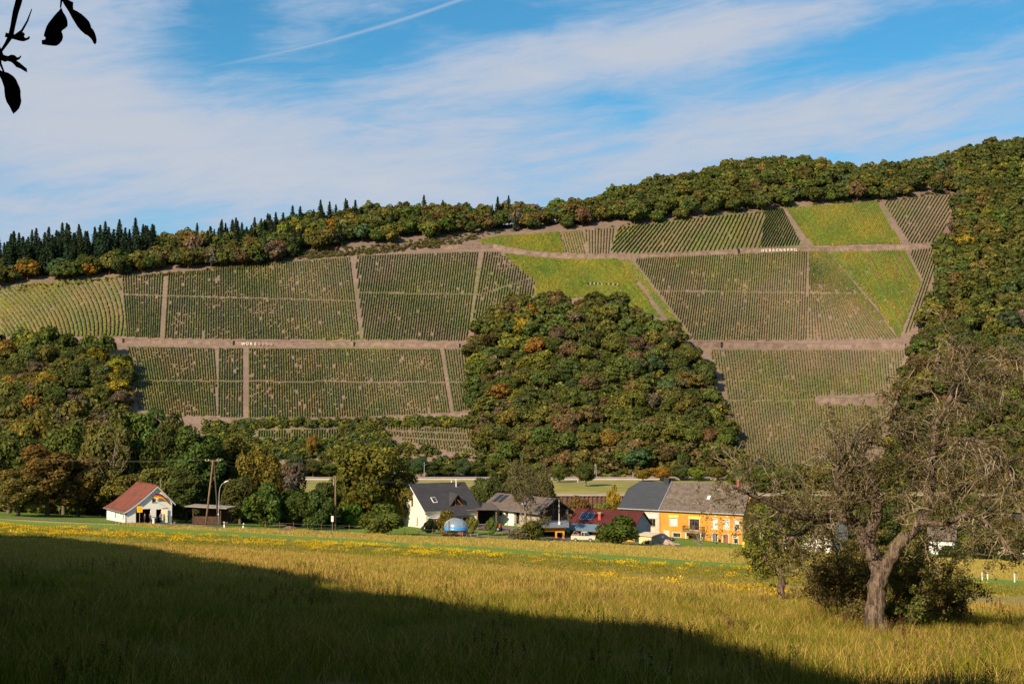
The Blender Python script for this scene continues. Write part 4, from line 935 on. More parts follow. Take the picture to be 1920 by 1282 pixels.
# people at the doorway: continuous skinned figures
def cloth_mat(name, bands):
    m = bpy.data.materials.new(name); m.use_nodes = True; w = NT(m.node_tree); bs = w.n['Principled BSDF']
    z = w.sep(w.node('ShaderNodeTexCoord').outputs['Object'])[2]
    w.l.new(w.ramp(w.m('DIVIDE', z, 1.8), bands, 'CONSTANT'), bs.inputs['Base Color']); bs.inputs['Roughness'].default_value = .85; return m
def person(loc, rz, label, bands, arm_r=((.12, -.06, 1.12), (.10, -.26, 1.10)), arm_l=((-.30, 0, 1.10), (-.28, -.08, .84)), lean=0.0, s=1.0):
    J = [((0, 0, .95), .135), ((0, -lean*.5, 1.15), .12), ((0, -lean, 1.38), .145), ((0, -lean*1.1, 1.50), .055), ((0, -lean*1.2-.01, 1.62), .095), ((0, -lean*1.2-.01, 1.72), .085),
         ((.19, -lean, 1.42), .06), ((.26, -lean+.02, 1.16), .045), ((*arm_r[0][:2], arm_r[0][2]), .038), ((*arm_r[1][:2], arm_r[1][2]), .03),
         ((-.19, -lean, 1.42), .06), ((-.26, -lean+.02, 1.16), .045), (arm_l[0], .038), (arm_l[1], .03),
         ((.10, 0, .88), .10), ((.11, -.03, .48), .068), ((.11, .02, .08), .045), ((.12, -.16, .03), .04),
         ((-.10, 0, .88), .10), ((-.12, .03, .48), .068), ((-.13, .05, .08), .045), ((-.14, -.13, .03), .04)]
    E = [(0,1),(1,2),(2,3),(3,4),(4,5),(2,6),(6,7),(7,8),(8,9),(2,10),(10,11),(11,12),(12,13),(0,14),(14,15),(15,16),(16,17),(0,18),(18,19),(19,20),(20,21)]
    me = bpy.data.meshes.new('person'); me.from_pydata([j[0] for j in J], E, []); o = link('person', me); o.location = loc; o.rotation_euler = (0, 0, rz); o.scale = (s, s, s)
    sm = o.modifiers.new('skin', 'SKIN'); sd = me.skin_vertices[0].data
    for i, (p, r) in enumerate(J): sd[i].radius = (r, r * .82)
    sd[0].use_root = True; ss = o.modifiers.new('sub', 'SUBSURF'); ss.levels = 1; ss.render_levels = 1
    me.materials.append(cloth_mat('clothing', bands)); o['label'] = label; o['category'] = 'person'
    hr = MB().lathe([(.0, .0), (.085, .0), (.098, .07), (.07, .14), (.0, .165)], 10); h = hr.build('hair', mat('hair', (.05, .03, .02), .8, .2), o, (0, -lean*1.2+.012, 1.655), smooth=True)
    return o
skin = (.45, .25, .17); gz = -21.72
def loc_ht(a, c, b=.04): v = HT.matrix_basis @ Vector((a, c, b)); return v
person(loc_ht(3.05, -.75), R(36+95), 'person in dark trousers and green jacket before the wide dark red doorway', [(0, (.02, .02, .022)), (.53, (.03, .06, .05)), (.80, skin), (.96, (.06, .04, .03))], arm_r=((.18, -.16, 1.12), (.10, -.30, 1.2)), lean=.04)
person(loc_ht(4.1, -.7), R(36-70), 'person in dark jacket bending towards the white post between the doorways', [(0, (.025, .025, .03)), (.5, (.10, .10, .13)), (.80, skin), (.96, (.10, .05, .03))], lean=.12)
person(loc_ht(5.95, -.45), R(36+10), 'person in greyish shirt and blue jeans standing in the narrow doorway', [(0, (.03, .045, .09)), (.53, (.30, .26, .25)), (.80, skin), (.96, (.05, .03, .02))], arm_r=((.28, 0, 1.10), (.26, -.08, .84)))
wp = MB().lathe([(0, 0), (.22, 0), (.2, .75), (.26, .8), (.26, .95), (0, .97)], 12).box(-.32, .32, -.22, .22, .97, 1.03).build('pedestal', WHITE, None, loc_ht(4.62, -.75, 0), R(36)); tag(wp, 'white waist high pedestal with a flat top standing between the doorways', 'pedestal')
bn = MB().poly([(-.28, -.3, 0), (.28, -.3, 0), (.33, -.3, 1.0), (-.33, -.3, 1.0)], (0, .6, 0)).box(-.36, .36, -.34, .34, 1.0, 1.08).build('wheelie_bin', mat('teal_bin', (.03, .07, .075), .6, .1), None, loc_ht(4.95, -.35, 0), R(36)); tag(bn, 'dark teal bin by the narrow doorway of the white house', 'bin')
# place-name board on a post, stump, delineators, lamp, poles
def place(px, Y): x = at(px, Y); return Vector((x, Y, float(H(x, Y))))
s_ = empty('yellow_sign', place(264.5, 236), R(14), 'square yellow road sign on a thin post left of the doorway', 'sign')
MB().tube([(0, 0, -.2), (0, 0, 2.85)], .035, 8).build('post', GREYM, s_)
MB().box(-.45, .45, -.06, -.03, 1.95, 2.95).build('sign_plate', mat('yellow_plate', (.80, .42, .02), .5, .08), s_)
pm_ = MB()
for b in (2.62, 2.42, 2.22): pm_.box(-.32, .30, -.066, -.061, b, b+.06)
pm_.build('print', mat('faded_black_print', (.35, .2, .02), .6), s_)
st = MB().lathe([(.30, -.2), (.27, .1), (.25, .5), (.0, .52)], 12).build('tree_stump', BARK, None, place(330.5, 239)); tag(st, 'short brown tree stump right of the white house', 'stump')
def delineator(px, Y, lean, label):
    r_ = empty('delineator_post', place(px, Y), 0, label, 'marker post', 'white roadside marker posts'); r_.rotation_euler = (0, R(lean), 0)
    MB().poly([(-.09, -.06, -.1), (.09, -.06, -.1), (.09, -.06, 1.02), (-.09, -.06, 1.1)], (0, .12, 0)).build('post', mat('white_plastic', (.8, .8, .78), .5, .03), r_)
    MB().box(-.094, .094, -.065, .065, .68, .88).build('black_band', DARK, r_)
delineator(422.5, 231, 0, 'upright white marker post with black band near the street lamp')
delineator(457.0, 228, 9, 'leaning white marker post right of the street lamp')
l_ = empty('street_lamp', place(411.5, 232), 0, 'tall grey curved street lamp by the road in front of the crossed poles', 'street lamp')
MB().tube([(0,0,-.3),(.03,0,3),(.12,0,5.6),(.22,0,6.4),(.5,0,7.0),(.95,0,7.35)], [.09,.08,.065,.055,.045,.04], 8).build('pole', GREYM, l_, smooth=True)
MB().tube([(.9,0,7.32),(1.15,0,7.45),(1.6,0,7.62)], [.07,.11,.06], 8).build('lamp_head', mat('pale_lamp_head', (.7,.7,.66), .4), l_)
MB().box(-.07,.09,-.1,.1,2.1,2.3).build('service_door', WFRAME, l_)
ap_ = empty('utility_pole', place(396, 238), 0, 'pair of leaning wooden utility poles joined at the top behind the street lamp', 'utility pole')
MB().tube([(-.75,0,-.3),(-.2,0,5),(.42,0,10.9)], [.17,.15,.11], 8).build('pole', WOOD, ap_, smooth=True)
MB().tube([(1.25,.6,-.3),(.95,.4,5),(.52,.1,10.9)], [.15,.13,.10], 8).build('pole', mat('dark_pole', (.08,.055,.04), .9, .3, 2), ap_, smooth=True)
cb = MB().box(-.9,1.7,-.05,.05,10.75,10.87)
cb.build('crossarm', WOOD, ap_); ins = MB()
for x in (-.85,-.3,1.1,1.65): ins.lathe([(.05,0),(.06,.12),(.02,.2),(0,.21)], 8, (x,0,10.87))
tag(ins.build('insulators', WFRAME, ap_), kind='stuff')
up = empty('utility_pole', place(630, 250), 0, 'single upright brown wooden utility pole beside the bus stop sign', 'utility pole')
MB().tube([(0,0,-.3),(0,0,9.4)], [.17,.12], 8).build('pole', mat('brown_pole', (.22,.13,.075), .9, .3, 2), up, smooth=True); MB().box(-.5,.5,-.04,.04,8.95,9.05).build('crossarm', DWOOD, up)
u2 = MB().tube([(0,0,-.3),(0,0,9)], [.1,.07], 8).build('utility_pole', GREYM, None, place(626.5, 262), smooth=True); tag(u2, 'thin grey pole directly behind the upright brown utility pole', 'utility pole')
bs_ = empty('bus_stop_sign', place(624.5, 238), 0, 'small white bus stop board on a thin post left of the brown pole', 'sign')
MB().tube([(0,0,-.2),(0,0,2.6)], .03, 6).build('post', GREYM, bs_); MB().box(-.2,.2,-.05,-.02,1.7,2.65).build('sign_plate', WFRAME, bs_)
for z in (2.35, 2.15): MB().box(-.13,.13,-.056,-.051,z,z+.08).build('print', GUT, bs_)
# open timber shelter
sh = empty('timber_shelter', place(368, 246) + Vector((0, 0, .1)), R(-8), 'low dark timber shelter with flat overhanging roof on the lawn behind the poles', 'shelter')
MB().slab([(-1.3,-1.6,3.15),(6.2,-1.6,2.85),(6.2,3.4,2.85),(-1.3,3.4,3.15)], .14).build('roof', mat('grey_roof_boards', (.33,.28,.24), .85, .3, 1), sh)
for x, y in ((0,-.9),(4.9,-.9),(0,2.6),(4.9,2.6)): MB().box(x-.09,x+.09,y-.09,y+.09,-.5,3.0).build('post', DWOOD, sh)
for k in range(5): MB().box(.1,4.8,-.93,-.87,.05+k*.27,.29+k*.27).build('plank', DWOOD, sh)
MB().box(.1,4.8,2.6,2.68,-.3,2.8).build('back_wall', DWOOD, sh); MB().box(-.02,.06,-.8,2.6,-.3,1.4).build('side_wall', DWOOD, sh)
MB().box(1.2,3.2,.4,1.2,.9,1.0).box(1.3,1.4,.5,1.1,-.3,.9).box(3.0,3.1,.5,1.1,-.3,.9).build('table', WOOD, sh)
rk = bmesh.new(); bmesh.ops.create_icosphere(rk, subdivisions=2, radius=1)
for v in rk.verts: v.co = Vector((v.co.x*1.1, v.co.y*.7, v.co.z*.55)) * (1 + .18*math.sin(v.co.x*4+v.co.y*3)*math.cos(v.co.z*5))
me = bpy.data.meshes.new('boulder'); rk.to_mesh(me); rk.free(); me.materials.append(mat('brown_rock', (.16,.09,.07), .95, .4, 2, .5)); bo = link('boulder', me, loc=place(545, 236) + Vector((0,0,.2))); tag(bo, 'low brown boulder lying on the lawn beside the road', 'boulder')

# ---- overhead wires, sagging
WIRE = mat('wire', (.10, .09, .08), .5, .05)
def wire(a, b, sag, label, r=.014):
    a = Vector(a); b = Vector(b); P = [a + (b-a)*t + Vector((0,0,-4*sag*t*(1-t))) for t in [i/14 for i in range(15)]]
    tag(MB().tube(P, r, 4).build('overhead_wire', WIRE), label, 'wire', 'overhead power wires')
pa = ap_.location; pb = up.location; pc = Vector((at(1290, 300), 300, (HZ-912)/F*300))
for k, (dx, dz) in enumerate(((-.85, 0), (1.65, -.1))):
    wire(pa + Vector((dx, 0, 11.05)), (at(60, 250)+dx, 250, (HZ-858-k*3)/F*250), .4, 'power wire running left from the crossed poles')
    wire(pa + Vector((dx, 0, 11.05)), pb + Vector((-.45+.9*k, 0, 9.15)), .8, 'power wire from the crossed poles to the upright brown pole')
for k in range(3):
    wire(pb + Vector((-.45+.45*k, 0, 9.1 + .25*k)), pc + Vector((k*.5, 0, 1.0 - k*.9)), 1.6, 'long power wire sagging over the cream house and farmhouse roofs')

# ---- cream house with dark roof
CH = empty('cream_house', (-15.6, 258.0, -24.7), R(31), 'cream rendered house with steep dark tiled roof and small triangular dormer', 'house')
L, Wd, ev, rg = 10.8, 11.6, 3.9, 8.25
wall('gable_wall', [(0,-1.5),(Wd,-1.5),(Wd,ev),(Wd/2,rg-.15),(0,ev)], [(3.1,.9,.5,1.5),(5.0,4.3,.9,1.4)], leftf, .35, CREAM, CH)
wall('front_wall', [(.35,-1.5),(L,-1.5),(L,ev),(.35,ev)], [(1.3,.2,1.1,2.1),(5.2,0,2.2,2.3),(7.7,.3,1.5,2.0)], front, .35, CREAM, CH)
wall('end_wall', [(.35,-1.5),(Wd,-1.5),(Wd,ev),(Wd/2,rg-.15),(.35,ev)], [], rightf(L), .3, CREAM, CH)
wall('rear_wall', [(.35,-1.5),(L-.3,-1.5),(L-.3,ev),(.35,ev)], [], backf(Wd), .3, CREAM, CH)
window(CH, leftf, 3.1,.9,.5,1.5, BFRAME, mull=0); window(CH, leftf, 5.0,4.3,.9,1.4, BFRAME)
window(CH, front, 1.3,.2,1.1,2.1, BFRAME); window(CH, front, 5.2,0,2.2,2.3, BFRAME, mull=2, sill=False, name='glazed_door'); window(CH, front, 7.7,.3,1.5,2.0, BFRAME)
o = .6; sl_ = (rg - ev) / (Wd / 2)
ez = ev - o*sl_*.8 + .12
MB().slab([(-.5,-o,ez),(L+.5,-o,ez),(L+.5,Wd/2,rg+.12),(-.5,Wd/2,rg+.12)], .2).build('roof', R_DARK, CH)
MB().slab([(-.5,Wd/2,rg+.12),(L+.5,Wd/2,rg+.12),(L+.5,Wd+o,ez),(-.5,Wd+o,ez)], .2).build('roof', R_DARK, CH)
MB().box(-.54,-.5,-o,.0,ez-.25,ez-.02).poly([(-.55,-o,ez-.24),(-.55,Wd/2,rg-.12),(-.55,Wd/2,rg+.1),(-.55,-o,ez-.02)], (.05,0,0)).poly([(-.55,Wd/2,rg-.12),(-.55,Wd+o,ez-.24),(-.55,Wd+o,ez-.02),(-.55,Wd/2,rg+.1)], (.05,0,0)).build('verge_board', WFRAME, CH)
MB().tube([(-.5,-o-.08,ez-.08),(L+.5,-o-.08,ez-.08)], .08, 8).build('gutter', GUT, CH)
mb = MB().tube([(L-1.9,Wd/2-1.0,rg-.9),(L-1.9,Wd/2-1.0,rg+.75)], .1, 8).lathe([(.2,0),(.22,.08),(0,.1)], 10, (L-1.9,Wd/2-1.0,rg-.75)); mb.build('flue', WFRAME, CH)
MB().tube([(L-2.4,Wd/2-.15,rg+.1),(L-2.4,Wd/2-.15,rg+.42)], .13, 8).build('flue_cap', WFRAME, CH)
# roof window
def onroof(a, y, d=0): return (a, y - d*.6, ez + (y + o) * (rg + .12 - ez) / (Wd/2 + o) + d)
mb = MB(); A, B = 2.2, 3.1
mb.slab([onroof(A,1.2,.12),onroof(B,1.2,.12),onroof(B,2.4,.12),onroof(A,2.4,.12)], .1); rw = mb.build('roof_window', WFRAME, CH)
MB().slab([onroof(A+.1,1.3,.15),onroof(B-.1,1.3,.15),onroof(B-.1,2.3,.15),onroof(A+.1,2.3,.15)], .02).build('pane', GLASS, rw)
# triangular dormer
dm = MB(); da, dw, dy, dz = 5.3, 3.0, .55, 4.3
yr = 3.4; zr = onroof(0, yr)[2]
dm.slab([(da-.2,dy-.35,dz-.1),(da+dw/2,dy-.35,dz+2.05),(da+dw/2,yr,zr+.1),(da-.2,1.1,dz)], -.12).slab([(da+dw/2,dy-.35,dz+2.05),(da+dw+.2,dy-.35,dz-.1),(da+dw+.2,1.1,dz),(da+dw/2,yr,zr+.1)], -.12)
dmo = dm.build('dormer_roof', R_DARK, CH)
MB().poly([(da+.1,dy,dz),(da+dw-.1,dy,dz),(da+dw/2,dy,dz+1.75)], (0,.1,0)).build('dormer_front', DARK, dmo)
mb = MB(); mb.box(da+1.05,da+1.2,dy-.08,dy-.01,dz+.05,dz+1.35).tube([(da+1.3,dy-.05,dz+1.45),(da+2.55,dy-.05,dz+.12)], .09, 4); mb.build('dormer_timber', mat('orange_timber', (.45,.14,.04), .7, .2), dmo)
MB().box(da-.25,da+dw+.25,dy-.2,dy-.05,dz-.1,dz+.03).build('dormer_sill', SAND, dmo)
MB().slab([(3.9,-2.3,2.75),(7.9,-2.3,2.75),(7.9,-o,ez+.12),(3.9,-o,ez+.12)], .15).build('porch_roof', R_DARK, CH)
wall('porch_wall', [(2.4,-1.4),(4.6,-1.4),(4.6,2.1),(3.9,2.9),(2.4,1.9)], [], lambda a,b,c: (a, -2.0+c, b), .25, CREAM, CH)
MB().slab([(2.1,-2.35,1.75),(3.9,-2.35,3.05),(3.9,.0,3.2),(2.1,.0,1.9)], .12).build('porch_verge', WFRAME, CH)
# ---- carport between the houses
cp_ = empty('carport', (-6.2, 263.2, -24.3), R(10), 'dark open carport with flat grey roof between the cream house and the farmhouse', 'carport')
MB().slab([(-.6,-1.2,3.35),(3.6,-1.2,3.25),(3.6,6,3.9),(-.6,6,4.0)], .18).build('roof', R_FARM, cp_)
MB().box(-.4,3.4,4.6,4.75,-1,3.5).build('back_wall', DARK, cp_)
for x in (-.3, 3.2): MB().box(x-.08,x+.08,-.8,-.64,-1,3.2).build('post', WOOD, cp_)
tb = MB().box(-.8,.8,-.4,.4,.72,.77).box(-.7,-.65,-.35,.35,0,.72).box(.65,.7,-.35,.35,0,.72).build('garden_table', GREYM, None, Vector((at(903,258),258,-24.1)), .2); tag(tb, 'small pale garden table standing before the dark carport', 'table')
# ---- farmhouse
FH = empty('farmhouse', (-5.1, 271.7, -23.5), R(-54), 'long low white farmhouse with brown tiled roof and an open dark barn end', 'farmhouse')
L, Wd, ev, rg = 16.9, 6.8, 2.55, 4.75
wall('front_wall', [(0,-2),(9.2,-2),(9.2,ev),(0,ev)], [(2.3,.95,1.0,1.0),(4.4,.95,1.0,1.0),(6.5,.95,1.0,1.0)], front, .35, WHITE, FH)
wall('barn_front', [(9.21,-2),(L,-2),(L,ev-.5),(9.21,ev-.5)], [(9.6,-.2,1.1,2.0)], lambda a,b,c: (a,c+.15,b), .3, mat('grey_rubble_wall', (.36,.31,.25), .95, .35, 1.2, .6, 6), FH)
wall('end_wall', [(0,-2),(Wd,-2),(Wd,ev),(Wd/2,rg-.1),(0,ev)], [], leftf, .3, WHITE, FH)
wall('rear_wall', [(.3,-2),(L,-2),(L,ev),(.3,ev)], [], backf(Wd), .3, WHITE, FH)
for a in (2.3,4.4,6.5): window(FH, front, a,.95,1.0,1.0, BFRAME, blind=.35)
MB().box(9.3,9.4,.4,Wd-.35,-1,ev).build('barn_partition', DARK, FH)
mb = MB()
for k in range(14): tbox(mb, rightf(L-.3), .35+k*.44, .35+k*.44+.38, 0, ev+.1+ (2.1 - abs(k-6.5)*.3), 0, .05)
for k in (2,5): pass
tag(mb.build('barn_boards', DWOOD, FH), kind='stuff')
for y in (.4, 3.4, 6.4): MB().box(L-.25,L-.07,y-.09,y+.09,-2,ev+ (1.9 if y==3.4 else 0)).build('barn_post', WOOD, FH)
MB().tube([(L-.1,.3,ev),(L-.1,3.4,ev+.1),(L-.1,6.6,ev)], .09, 6).build('tie_beam', WOOD, FH)
ez = ev - .45
MB().slab([(-.8,-.8,ez),(L+1.0,-.8,ez),(L+1.0,Wd/2,rg),(-.8,Wd/2,rg)], .14).build('roof', R_FARM, FH)
MB().slab([(-.8,Wd/2,rg),(L+1.0,Wd/2,rg),(L+1.0,Wd+1.6,ez-.5),(-.8,Wd+1.6,ez-.5)], .14).build('roof', R_FARM, FH)
MB().tube([(-.8,-.86,ez-.02),(L+1,-.86,ez-.02)], .07, 8).build('gutter', GUT, FH)
sl2 = (rg-ez)/(Wd/2+.8)
def rf(a, y, d): return (a, y, ez + (y+.8)*sl2 + d)
for a in (.9, 2.6): s2 = MB().slab([rf(a,1.0,.1),rf(a+1.1,1.0,.1),rf(a+1.1,2.9,.1),rf(a,2.9,.1)], .06).build('roof_window', mat('dark_panel', (.02,.025,.035), .25, .2), FH)
MB().box(10.2,11.9,.9,1.5,rf(0,1.2,0)[2],rf(0,1.2,0)[2]+.12).build('ridge_light', WFRAME, FH)
# ---- red farm machine by the farmhouse
def wheel(root, x, y, r, w, name='wheel'):
    mb = MB().lathe([(r*.55,-w/2),(r*.92,-w/2),(r,-w*.35),(r,w*.35),(r*.92,w/2),(r*.55,w/2)], 16); o = mb.build(name, TYRE, root, (x,y,r)); o.rotation_euler = (R(90),0,0)
    MB().lathe([(0,-w*.4),(r*.56,-w*.42),(r*.56,w*.42),(0,w*.4)], 12).build('rim', GREYM, o)
RMP = mat('red_machine_paint', (.50,.07,.03), .5, .25, 2)
tr = empty('farm_tractor', (at(927,257), 257, float(H(at(927,257),257))+.1), R(-25), 'small red tractor with a hay tool parked at the left end of the white farmhouse', 'tractor')
MB().poly([(-.3,-.35,.6),(1.3,-.35,.6),(1.35,-.35,1.2),(.2,-.35,1.35),(-.3,-.35,1.1)], (0,.7,0)).build('bonnet', RMP, tr)
MB().box(-1.2,-.3,-.55,.55,.6,.85).box(-1.35,-.5,-.8,-.5,1.15,1.22).box(-1.35,-.5,.5,.8,1.15,1.22).build('mudguard', RMP, tr); MB().box(-.95,-.5,-.22,.22,.85,.95).box(-.98,-.9,-.22,.22,.95,1.35).build('seat', DARK, tr)
MB().tube([(-.25,0,1.1),(-.4,0,1.35)], .02, 6).tube([(.9,.15,1.2),(.9,.15,1.9)], .035, 6).build('exhaust', DARK, tr)
for y in (-.7,.7): wheel(tr,-.9,y,.6,.3)
for y in (-.55,.55): wheel(tr,1.0,y,.35,.2)
hr_ = MB().tube([(-1.3,0,.5),(-2.2,0,.7),(-3.3,0,.5)], .06, 6)
for k in range(4): hr_.tube([(-2-.4*k,-.7,.1),(-2.1-.4*k,0,.9),(-2.2-.4*k,.7,.1)], .035, 5)
hr_.build('hay_tedder', mat('dark_red_tool', (.25,.05,.03), .6), tr)
# ---- domed pool
pl = empty('swimming_pool', (at(855,244), 244, float(H(at(855,244),244))), R(8), 'round garden pool with blue rim under a clear inflated dome cover', 'pool')
MB().lathe([(0,0),(1.9,0),(1.95,.35),(1.95,.95),(1.8,.98),(0,.9)], 32).build('pool_wall', mat('red_brown_pool_wall', (.30,.10,.06), .7, .2, 1), pl, smooth=True)
MB().lathe([(1.99,.93),(2.08,1.0),(2.06,1.08),(1.7,1.1)], 32).build('rim', DARK, pl, smooth=True)
for k in range(12): a = k*math.pi/6; MB().tube([(2.0*math.cos(a),2.0*math.sin(a),0),(2.02*math.cos(a),2.02*math.sin(a),1.0)], .04, 6).build('support', GREYM, pl)
MB().lathe([(2.02,1.1),(1.98,1.6),(1.93,1.62)], 32).build('blue_band', mat('blue_vinyl', (.04,.27,.62), .35, .1, spec=.5), pl, smooth=True)
dmm = bpy.data.materials.new('dome_film'); dmm.use_nodes = True; w = NT(dmm.node_tree); w.n.clear(); ou = w.node('ShaderNodeOutputMaterial'); gl = w.node('ShaderNodeBsdfGlossy'); gl.inputs[1].default_value = .18; gl.inputs[0].default_value = (.8,.9,1,1)
tp = w.node('ShaderNodeBsdfTransparent'); df = w.node('ShaderNodeBsdfDiffuse'); df.inputs[0].default_value = (.45,.55,.62,1); m1 = w.node('ShaderNodeMixShader'); m2 = w.node('ShaderNodeMixShader'); m1.inputs[0].default_value = .45; m2.inputs[0].default_value = .30
w.l.new(tp.outputs[0], m1.inputs[1]); w.l.new(df.outputs[0], m1.inputs[2]); w.l.new(m1.outputs[0], m2.inputs[1]); w.l.new(gl.outputs[0], m2.inputs[2]); w.l.new(m2.outputs[0], ou.inputs[0])
MB().lathe([(1.95*math.cos(t*math.pi/16), 1.6+1.45*math.sin(t*math.pi/16)) for t in range(9)], 32).build('dome', dmm, pl, smooth=True)
for a in (0, math.pi/3, 2*math.pi/3): MB().tube([(1.96*math.cos(t)*math.cos(a),1.96*math.cos(t)*math.sin(a),1.6+1.46*math.sin(t)) for t in [i*math.pi/12 for i in range(13)]], .03, 5).build('dome_rib', GREYM, pl)
pp = MB().tube([(0,0,-.2),(0,0,2.6)], .08, 6).build('garden_post', DWOOD, None, place(842.5, 239)); tag(pp, 'dark upright timber post in front of the domed pool', 'post')
bc = MB().box(-.7,.7,-.2,.2,.42,.48).box(-.6,-.5,-.15,.15,0,.42).box(.5,.6,-.15,.15,0,.42).build('garden_bench', GREYM, None, place(889, 243), .1); tag(bc, 'little grey bench on the lawn right of the domed pool', 'bench')
sc_ = MB().lathe([(.2,-.2),(.22,.6),(.12,.9),(.2,1.2),(.14,1.5),(0,1.6)], 10).build('garden_figure', DWOOD, None, place(954.5, 246), smooth=True); tag(sc_, 'small dark garden figure on the lawn before the farmhouse', 'garden figure')

# ---- low orange garage wing
GA = empty('orange_garage', (at(1006,250), 250, -26.0), R(6), 'flat roofed orange garage wing attached to the left of the red roofed house', 'garage')
MB().slab([(-.5,-.9,2.95),(5.6,-.9,3.0),(6.4,4.6,3.7),(-.5,4.6,3.5)], .16).build('roof', GREYROOF, GA)
wall('front_wall', [(0,-1.5),(4.9,-1.5),(4.9,2.8),(0,2.8)], [(.9,-.5,2.4,2.6),(3.6,-.3,1.0,2.2)], front, .25, ORANGE, GA)
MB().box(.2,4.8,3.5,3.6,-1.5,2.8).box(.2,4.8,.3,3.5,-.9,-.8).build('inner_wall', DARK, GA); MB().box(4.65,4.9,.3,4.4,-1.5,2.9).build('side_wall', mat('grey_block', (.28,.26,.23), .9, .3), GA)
pc_ = MB().tube([(0,0,-1),(0,0,4.6)], .09, 8).build('concrete_post', mat('pale_post', (.5,.46,.4), .9, .1), None, (at(1048,251.5), 251.5, -23.0)); tag(pc_, 'pale concrete post rising behind the garage roof with a white meter box', 'post')
mbx = MB().box(-.17,.17,-.25,-.1,.2,.75).build('meter_box', WFRAME, pc_)
# ---- red roofed house
RH = empty('red_roofed_house', (at(1063.7, 258.3), 258.3, -26.1), R(-36), 'low orange house with dark red sheet metal roof and rooftop solar panels', 'house')
L, Wd, ev, rg = 14.2, 6.2, 3.0, 5.5
wall('front_wall', [(.3,-1.5),(L-.3,-1.5),(L-.3,ev),(.3,ev)], [(1.2,-.3,1.1,2.3),(3.2,.7,1.8,1.3),(6.2,.7,1.8,1.3)], lambda a,b,c:(a,c+.3,b), .3, ORANGE, RH)
wall('gable_wall', [(.3,-1.5),(Wd-.3,-1.5),(Wd-.3,ev),(Wd/2,rg-.15),(.3,ev)], [], lambda a,b,c:(L-.35-c,a,b), .3, GREYW, RH)
wall('left_gable', [(.3,-1.5),(Wd-.3,-1.5),(Wd-.3,ev),(Wd/2,rg-.15),(.3,ev)], [], lambda a,b,c:(.35+c,a,b), .3, GREYW, RH)
wall('rear_wall', [(.3,-1.5),(L-.3,-1.5),(L-.3,ev),(.3,ev)], [], lambda a,b,c:(a,Wd-.3-c,b), .25, ORANGE, RH)
window(RH, lambda a,b,c:(a,c+.3,b), 3.2,.7,1.8,1.3, WFRAME); window(RH, lambda a,b,c:(a,c+.3,b), 6.2,.7,1.8,1.3, WFRAME); d_ = MB().box(1.2,2.3,.45,.5,-.3,2.0).build('door', DWOOD, RH)
s1 = [(0,0,ev),(L,0,ev),(L,Wd/2,rg),(0,Wd/2,rg)]
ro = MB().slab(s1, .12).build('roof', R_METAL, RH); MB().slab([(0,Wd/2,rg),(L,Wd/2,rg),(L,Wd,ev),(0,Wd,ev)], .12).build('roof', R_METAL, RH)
rb = MB(); nn = 38
for k in range(nn+1):
    x = L*k/nn; rb.poly([(x-.045,0,ev+.002),(x+.045,0,ev+.002),(x+.03,0,ev+.07),(x-.03,0,ev+.07)], (0,Wd/2,rg-ev))
tag(rb.build('roof_ribs', R_METAL, ro), kind='stuff')
MB().slab([(-.1,-2.0,2.3),(2.6,-2.0,2.3),(2.6,-.02,2.96),(-.1,-.02,2.96)], .1).build('porch_roof', R_METAL, RH)
cn_ = MB().slab([(1.3,-2.9,2.1),(8.8,-2.9,2.1),(8.8,-.03,3.05),(1.3,-.03,3.05)], .12).build('canopy', mat('blue_grey_sheet', (.13,.19,.24), .7, .15, 1), RH)
for x in (1.5, 5.0, 8.6): MB().box(x-.07,x+.07,-2.8,-2.66,-1.2,2.05).build('canopy_post', DWOOD, RH)
def rr(a, y, d): return (a, y - d*.5, ev + y*(rg-ev)/(Wd/2) + d)
PANEL = mat('solar_glass', (.012,.03,.085), .15, .1, 1, spec=.6)
for k in range(2):
    a = 1.9 + k*1.42; p = MB().slab([rr(a,.75,.16),rr(a+1.38,.75,.16),rr(a+1.38,2.15,.16),rr(a,2.15,.16)], .07).build('solar_panel', GREYM, RH)
    MB().slab([rr(a+.05,.8,.175),rr(a+1.33,.8,.175),rr(a+1.33,2.1,.175),rr(a+.05,2.1,.175)], .01).build('glass', PANEL, p)
ch = MB().box(5.95,6.5,.9,1.4,3.5,5.0).build('chimney', mat('red_chimney', (.42,.07,.05), .8, .2), RH); MB().box(5.85,6.6,.8,1.5,5.0,5.08).build('cap', SAND, ch)
MB().lathe([(.0,.25),(.3,.1),(.33,0)], 12, (3.1,Wd/2+.3,rg+.0)).build('ridge_vent', R_METAL, RH)
# ---- beige garden shed
SH = empty('garden_shed', (at(1197,246), 246, -27.0), R(-38), 'small beige flat roofed shed in front of the grey gable', 'shed')
MB().slab([(-.4,-.3,2.95),(2.9,-.3,2.95),(2.9,2.6,3.25),(-.4,2.6,3.25)], .14).build('roof', SAND, SH)
wall('front_wall', [(0,-1),(2.5,-1),(2.5,2.85),(0,2.85)], [(1.2,-.2,.9,2.2)], front, .15, mat('pale_yellow_boards', (.72,.55,.26), .8, .15), SH)
window(SH, front, 1.2,-.2,.9,2.2, BFRAME, sill=False, name='door', depth=.05); MB().box(2.3,2.5,.15,2.4,-1,2.95).build('side_wall', mat('olive_boards', (.22,.2,.14), .9, .15), SH)
